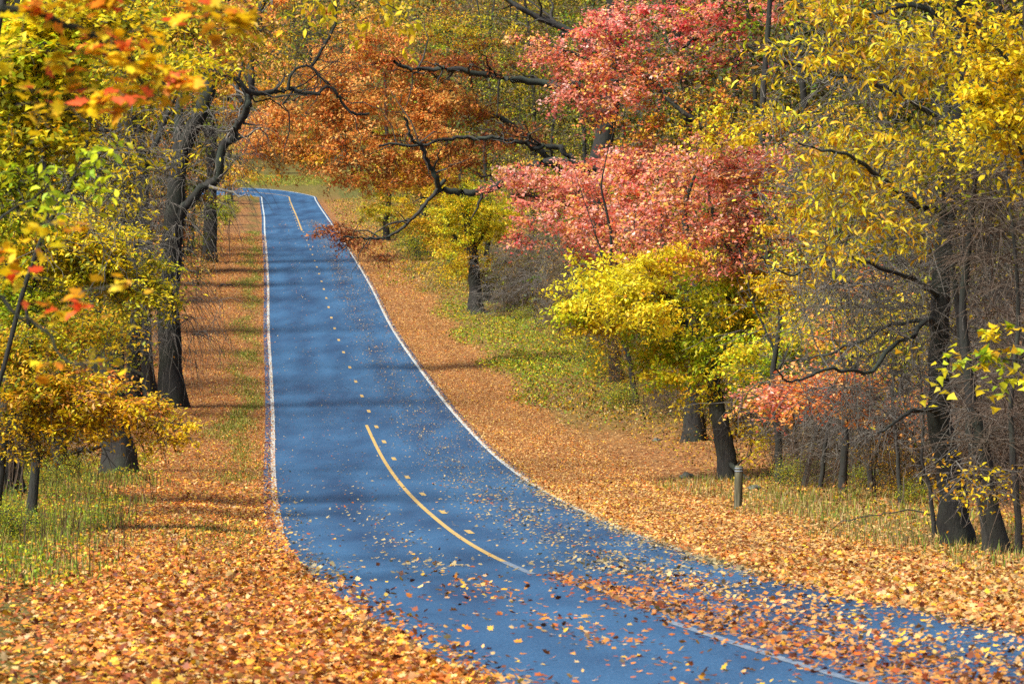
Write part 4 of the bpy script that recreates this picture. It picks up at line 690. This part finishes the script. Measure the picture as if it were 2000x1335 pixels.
# the wood far up the hill reads as one mass
n = 150000; Yf = rng.uniform(740, 1000, n); Xf = rng.uniform(-135, 135, n); hf = rng.uniform(0, 1, n)**.8
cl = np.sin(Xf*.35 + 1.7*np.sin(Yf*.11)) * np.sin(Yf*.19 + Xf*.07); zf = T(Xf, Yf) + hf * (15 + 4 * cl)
cc = np.where((cl > .2)[:, None], pick(('gold', 'orange', 'olive'), n), pick(('brown', 'dim_shade', 'dim_shade'), n))  # darker leaves outside the tall clumps, shade put into their colour
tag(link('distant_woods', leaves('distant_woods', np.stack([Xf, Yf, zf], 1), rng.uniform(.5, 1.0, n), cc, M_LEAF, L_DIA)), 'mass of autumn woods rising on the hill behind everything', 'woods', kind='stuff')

# ================================================================== GROUND COVER
def leafcover(n, y0, y1, u0, u1, keep, size, pal='litter', thick=.05, flat=.82):
    Y = y0 * (y1 / y0)**rng.uniform(0, 1, n); u = rng.uniform(u0, u1, n) if not callable(u0) else u0(Y) + (u1(Y) - u0(Y)) * rng.uniform(0, 1, n)
    k = rng.uniform(0, 1, n) < keep(u, Y); Y = Y[k]; u = u[k]; X = RX(Y) + u
    on = np.abs(u) < 3.58; z0 = np.where(on, crown_z(X, Y, u), T(X, Y)) + .006
    return np.stack([X, Y, z0 + rng.uniform(0, 1, len(Y)) * thick], 1), z0, u
def patchn(u, Y): return .5 + .5 * np.sin(Y*.9 + 3*np.sin(u*1.1)) * np.sin(Y*.37 + u*2.3)
pos, z0, uu = leafcover(330000, 34, 420, -12, -3.2, lambda u, Y: 1 - .72 * grassy(RX(Y) + u, Y), .09)
p2, z2, u2 = leafcover(360000, 34, 420, 3.25, 10.5, lambda u, Y: (1 - sstep(6, 7.2, u) * .75 * (Y > 120)) * (1 - .6 * grassy(RX(Y) + u, Y)) * (1 - .6 * sstep(7.4, 8.4, u)), .09)
# leaves thinning out over the edges of the asphalt
p3, z3, u3 = leafcover(30000, 34, 120, -3.8, -2.6, lambda u, Y: sstep(-3.08, -3.5, u + .10 * np.sin(Y * .9)) * np.interp(Y, [34, 66, 74, 90, 120], [1, 1, .4, .1, .03]), .09)
p4, z4, u4 = leafcover(30000, 34, 125, 2.6, 3.9, lambda u, Y: sstep(2.75, 3.4, u + .12 * np.sin(Y * .8)) * .8, .09)
# on the road: a drift right of the centre line on the near slope, streaks along the lanes
def roadkeep(u, Y):
    drift = np.exp(-((u - .24 - .015 * (64 - Y)) / np.interp(Y, [38, 52, 66], [.62, .48, .22]))**2) * (1 - sstep(62, 69, Y)) * .55
    drift2 = np.exp(-((u - 1.5) / .8)**2) * (1 - sstep(60, 84, Y)) * .16
    right = np.exp(-((u - 1.75) / .8)**2) * (.10 + .30 * patchn(u, Y)) * np.interp(Y, [45, 90, 120, 400], [.5, .8, 1.0, 1.6])
    left = np.exp(-((u + 1.3) / .4)**2) * np.interp(Y, [38, 60, 85, 110, 400], [.14, .20, .16, .08, .10]) * patchn(u, Y)
    edge = np.exp(-((u + 3.0) / .3)**2) * np.interp(Y, [66, 90, 140], [.25, .10, .03]) + np.exp(-((u - 3.1) / .35)**2) * .3
    return np.clip(drift + drift2 + right + left + edge + .016, 0, 1)
p5, z5, u5 = leafcover(210000, 34, 480, -3.4, 3.4, roadkeep, .09, thick=.02)
allp = np.concatenate([pos, p2, p3, p4, p5]); zz = np.concatenate([z0, z2, z3, z4, z5]); ua = np.concatenate([uu, u2, u3, u4, u5]); n = len(allp)
col = pick('litter', n, .2); pale = (ua > 0) & (rng.uniform(0, 1, n) < .4); col[pale] = pick(['litter'], int(pale.sum()), .1) * .45 + np.array([.66, .46, .22]) * .55
onr = (np.abs(ua) < 3.2) & (allp[:, 1] > 66) & (rng.uniform(0, 1, n) < .75); col[onr] = np.array([.42, .33, .19]) * rng.uniform(.4, 1.2, (int(onr.sum()), 1))
patch = (np.sin(allp[:, 0] * 1.7 + allp[:, 1] * .4) * np.sin(allp[:, 1] * .23 + 2 * np.sin(allp[:, 0] * .9)))[:, None]
col = col * (1 + .18 * patch * np.array([1, .8, .6])) * np.array([.86, .78, .70])
dr_ = (np.abs(ua - .4) < 1.0) & (allp[:, 1] < 66); col[dr_] *= np.array([.8, .62, .5])
col = np.clip(col * np.array([1, 1.08, .95]), .004, .9)
sz = .058 * np.clip(rng.lognormal(0, .32, n), .4, 1.6) * (1 + .5 * sstep(150, 400, allp[:, 1]))
i1 = allp[:, 1] < 74; i2 = (allp[:, 1] >= 74) & (allp[:, 1] < 120); i3 = allp[:, 1] >= 120
for ii, shp, fl, lb in ((i1, L_MAPLE, .5, 'fallen leaves strewn over the nearest verges and road'), (i2, L_LOBE, .66, 'fallen leaves strewn over the verges and road beside the post'), (i3, L_DIA, .7, 'fallen leaves strewn along the far verges and road')):
    tag(link('fallen_leaves', leaves('fallen_leaves', allp[ii], sz[ii], col[ii], M_DRY, shp, fl, .0, zz[ii])), lb, 'leaves', kind='stuff')

def blades(name, label, X, Y, h, wd, cols, lean=.35, kind='stuff'):
    n = len(X); z = T(X, Y); a = rng.uniform(0, 6.28, n); dx, dy = np.cos(a), np.sin(a); l = lean * h * rng.uniform(.2, 1.4, n); b = rng.uniform(0, 6.28, n)
    wx, wy = np.cos(b) * wd / 2, np.sin(b) * wd / 2
    V = np.stack([np.stack([X - wx, Y - wy, z - .02], 1), np.stack([X + wx, Y + wy, z - .02], 1), np.stack([X + dx*l*.35 + wx*.8, Y + dy*l*.35 + wy*.8, z + h*.6], 1), np.stack([X + dx*l*.35 - wx*.8, Y + dy*l*.35 - wy*.8, z + h*.6], 1), np.stack([X + dx*l, Y + dy*l, z + h], 1)], 1).reshape(-1, 3)
    i = np.arange(n) * 5
    Fc = np.concatenate([np.stack([i, i+1, i+2], 1), np.stack([i, i+2, i+3], 1), np.stack([i+3, i+2, i+4], 1)])
    tag(link(name, mk_mesh(name, V, Fc, M_GRASS, np.concatenate([cols] * 3))), label, 'grass', kind=kind)
PAL['grass'] = [(.15, .26, .02), (.24, .34, .03), (.09, .18, .015), (.32, .36, .04), (.34, .25, .08), (.14, .08, .03), (.05, .03, .015)]
PAL['lawn'] = [(.17, .22, .02), (.26, .27, .03), (.12, .16, .015), (.38, .3, .06)]
PAL['straw'] = [(.5, .36, .14), (.42, .3, .12), (.3, .3, .06), (.55, .42, .2), (.25, .14, .06)]
# tall weeds, near left
n = 34000; Y = rng.uniform(60, 122, n); u = -rng.uniform(5.6, 11.5, n) ; k = rng.uniform(0, 1, n) < sstep(5.9 , 7.2, -u + .5*np.sin(Y*.5)) * (.35 + .65 * patchn(u*.6, Y*.4)); Y = Y[k]; u = u[k]; X = RX(Y) + u
blades('tall_grass', 'tall green and tawny grass and weeds on the near left bank', X, Y, rng.uniform(.06, .5, len(X))**1.3 * (.5 + .5 * patchn((X+2)*.9, Y*.5)) + .04, .011, pick('grass', len(X)))
n = 700; Y = rng.uniform(62, 118, n); u = -rng.uniform(5.8, 10, n); k = rng.uniform(0, 1, n) < patchn(u, Y * .4); X = (RX(Y) + u)[k]; Y = Y[k]
blades('weed_stalks', 'dark dry weed stalks standing above the near left grass', X, Y, rng.uniform(.35, .85, len(X)), .014, np.array([.07, .045, .02]) * rng.uniform(.5, 1.6, (len(X), 1)), .25)
# short lawn beside the left line and patches
n = 60000; Y = 60 * (430 / 60)**rng.uniform(0, 1, n); u = -rng.uniform(3.6, 6.0, n); X = RX(Y) + u; k = rng.uniform(0, 1, n) < grassy(X, Y) * 1.1 + .02 + .25 * (np.exp(-((Y - 88) / 7)**2 - ((u + 4.6) / .9)**2)); X, Y = X[k], Y[k]
blades('verge_grass', 'short green grass beside the left edge line', X, Y, rng.uniform(.05, .13, len(X)), .016 + .00008 * Y, pick('lawn', len(X)), .8)
# right verge grass
n = 26000; Y = rng.uniform(66, 122, n); u = rng.uniform(5.9, 10, n); k = rng.uniform(0, 1, n) < sstep(6.0, 7.0, u + .4*np.sin(Y*.4)) * (.3 + .5 * patchn(u, Y*.3)); X, Y = (RX(Y) + u)[k], Y[k]
blades('verge_grass', 'green and straw-coloured grass in front of the right-hand trunks', X, Y, rng.uniform(.05, .42, len(X))**1.3 * (.4 + .6 * patchn(X*.8, Y*.5)) + .03, .012, pick(('grass', 'straw'), len(X)))
# bank of low weeds on the right, in the dip
n = 120000; Y = 150 * (330 / 150)**rng.uniform(0, 1, n); u = rng.uniform(5.6, 15, n); X = RX(Y) + u
k = rng.uniform(0, 1, n) < sstep(5.8, 6.8, u + .5*np.sin(Y*.22)) * sstep(150, 175, Y) * (.35 + .65 * patchn(u*.5, Y*.16)); X, Y, u = X[k], Y[k], u[k]; n = len(X)
hh = rng.uniform(.02, .42, n) * (.25 + .75 * patchn(u*.7, Y*.3))
green = (sstep(165, 190, Y) * (1 - sstep(262, 285, Y)) * (1 - sstep(10, 12.5, u)))[:, None]; q = rng.uniform(0, 1, (n, 1)) < green
c = np.where(q, pick(('green', 'lime', 'green', 'olive', 'green', 'gold', 'dim_shade'), n), pick(('straw', 'dim_shade', 'brown', 'gold', 'brown', 'green'), n))
tag(link('bank_weeds', leaves('bank_weeds', np.stack([X, Y, T(X, Y) + hh], 1), rng.uniform(.06, .14, n), c, M_LEAF, L_DIA, .1, -.2)), 'low green, yellow and orange weeds covering the right bank', 'weeds', kind='stuff')
# leafy weeds near left and woods floor
n = 44000; Y = rng.uniform(60, 150, n); u = -rng.uniform(5.8, 13, n); k = patchn(u * .8, Y * .35) * sstep(-5.6, -7.0, u + .5 * np.sin(Y * .4)) > rng.uniform(.15, .9, n); Y, u = Y[k], u[k]; n = len(Y); X = RX(Y) + u; hh = rng.uniform(.02, .6, n)**1.5 * patchn(u, Y*.5)
tag(link('woodland_weeds', leaves('woodland_weeds', np.stack([X, Y, T(X, Y) + hh], 1), rng.uniform(.04, .09, n), pick(('lime', 'olive', 'green', 'green', 'gold'), n), M_LEAF, L_DIA, .2, 0)), 'leafy weeds among the left-hand trunk bases', 'weeds', kind='stuff')
n = 26000; Y = rng.uniform(84, 175, n); u = rng.uniform(7.8, 22, n); X = RX(Y) + u; hh = rng.uniform(.02, .6, n)**1.6 * patchn(u, Y*.5)
tag(link('woodland_weeds', leaves('woodland_weeds', np.stack([X, Y, T(X, Y) + hh], 1), rng.uniform(.05, .11, n), pick(('gold', 'brown', 'dim_shade', 'brown', 'olive', 'rust'), n), M_LEAF, L_DIA, .3, 0)), 'brown and gold undergrowth on the floor of the right-hand woods', 'weeds', kind='stuff')
# far side: slopes beside the rising road
n = 50000; Y = rng.uniform(300, 620, n); u = rng.uniform(4.2, 16, n) * np.where(rng.uniform(0, 1, n) < .6, 1, -1); u = np.where(u < 0, u * .8 - 3.6, u); X = RX(Y) + u
k = (Y < 575) | (Y > 600); X, Y, u = X[k], Y[k], u[k]; n = len(X); hh = rng.uniform(0, .9, n) * sstep(5, 9, np.abs(u)) * patchn(u*.4, Y*.1)
tag(link('bank_weeds', leaves('bank_weeds', np.stack([X, Y, T(X, Y) + hh + .02], 1), rng.uniform(.1, .22, n), pick(('olive', 'green', 'gold', 'orange', 'dim_shade', 'straw', 'brown'), n), M_LEAF, L_DIA, .2, 0)), 'mixed weeds on the banks of the far rising road', 'weeds', kind='stuff')
n = 26000; Y = rng.uniform(597.5, 618, n); X = rng.uniform(-62, 2, n)
blades('verge_grass', 'pale green mown grass behind the far bend', X, Y, rng.uniform(.08, .22, n), .06, pick('lawn', n) * 1.25)

# ================================================================== POST, ROCKS, LOG, SHRUB DETAILS
b = G(1441, 993); s = b[1] / F
pm, pn, pl = mat('weathered_wood'); tc = pn.new('ShaderNodeTexCoord'); mp = pn.new('ShaderNodeMapping'); mp.inputs['Scale'].default_value = (22, 22, 2); no = pn.new('ShaderNodeTexNoise'); no.inputs['Scale'].default_value = 2; no.inputs['Detail'].default_value = 6
r = ramp(pn, [(.3, (.035, .032, .018)), (.55, (.09, .085, .045)), (.75, (.17, .15, .10))]); pb = pn.new('ShaderNodeBsdfPrincipled'); pb.inputs['Roughness'].default_value = .85; o_ = pn.new('ShaderNodeOutputMaterial')
pl.new(tc.outputs['Object'], mp.inputs[0]); pl.new(mp.outputs[0], no.inputs['Vector']); pl.new(no.outputs[0], r.inputs[0]); pl.new(r.outputs[0], pb.inputs['Base Color']); pl.new(pb.outputs[0], o_.inputs[0])
M_BAND = paint_mat('reflective_band', (.15, .18, .22), (.07, .085, .1), .45)
post = empty('wooden_post', tuple(b)); tag(post, 'weathered round wooden marker post with pale bands, standing in leaves on the right verge', 'post')
H = 84 * s; R_ = 8.2 * s
def lathe(prof, sides=20, lean=(-.0, 0)):
    th = np.linspace(0, 2 * pi, sides, endpoint=False); V = np.array([[(r_ * cos(t), r_ * sin(t), z) for t in th] for r_, z in prof]); V[..., 0] += V[..., 2] * .03
    k = len(prof); id_ = np.arange(k * sides).reshape(k, sides); nx = np.roll(id_, -1, 1); Fq = np.stack([id_[:-1], nx[:-1], nx[1:], id_[1:]], -1).reshape(-1, 4); return V.reshape(-1, 3), Fq
V, Fq = lathe([(R_*1.02, -.1), (R_, .1), (R_*.97, H*.3), (R_*.98, H*.6), (R_*.96, H*.97), (R_*.85, H), (R_*.4, H*1.006), (.001, H*1.008)])
V = V + rng.normal(0, R_ * .035, V.shape) * np.array([1, 1, 0])
link('post_shaft', mk_mesh('post_shaft', V, Fq, pm, smooth=True), post)
for z in (.86, .925):
    V, Fq = lathe([(R_*.96, H*z), (R_*1.03, H*(z+.002)), (R_*1.03, H*(z+.03)), (R_*.96, H*(z+.032))]); link('band', mk_mesh('band', V, Fq, M_BAND, smooth=False), post)
M_ROCK = paint_mat('stone', (.10, .10, .085), (.05, .055, .04), .48)
def rock(px, py, wpx, label):
    b = G(px, py); s = b[1] / F; r = wpx / 2 * s; import bmesh
    bm = bmesh.new(); bmesh.ops.create_icosphere(bm, subdivisions=3, radius=1); ph = rng.uniform(0, 6, 6)
    for v in bm.verts:
        c = v.co; d = 1 + .16*sin(3*c.x + ph[0])*sin(2.6*c.y + ph[1]) + .12*sin(5*c.z + ph[2] + 3*c.x) + .06*sin(9*c.y + ph[3]); c *= d; c.x *= r; c.y *= r*.9; c.z *= r*.62; c.z += r*.25
    me = bpy.data.meshes.new('rock'); bm.to_mesh(me); bm.free(); me.materials.append(M_ROCK)
    o = link('rock', me); o.location = tuple(b); tag(o, label, 'rock')
rock(1472, 957, 24, 'rounded grey rock just right of the wooden post'); rock(1341, 935, 28, 'flat dark rock among leaves left of the wooden post'); rock(1282, 862, 16, 'small mossy stone near the shaded trunks on the right')
def log(pts, r, label):
    pts = [np.array(p, float) for p in pts]; base = pts[0]; p = wob(smooth_path(pts, 16), .05); V, Q = tubes((p - base)[None], np.linspace(r, r*.7, 16)[None] * (1 + rng.normal(0, .05, 16)), 9)
    o = link('fallen_log', mk_mesh('fallen_log', V, Q, M_BARKG, smooth=True)); o.location = tuple(base); tag(o, label, 'log')
a, c = G(1000, 628), G(1200, 618); log([a + (0, 0, .12), (a + c) / 2 + (0, .3, .2), c + (0, 0, .12)], .13, 'fallen log lying at the foot of the woods above the green bank')
a = G(95, 912); log([a + (0, 0, .2), a + np.array([.9, .6, .5]), a + np.array([2.2, 1.2, .75])], .09, 'fallen branch propped between the left trunks')
a = G(1850, 1032); log([a + np.array([-.3, 0, .25]), a + np.array([-1.3, -.1, .28]), a + np.array([-2.6, 0, .05])], .012, 'thin fallen stick lying across the right verge grass')
a = G(425, 562); log([a + (0, 0, .08), a + np.array([.5, .2, .1]), a + np.array([1.1, .3, .08])], .06, 'short dark branch lying on the leafy left verge')
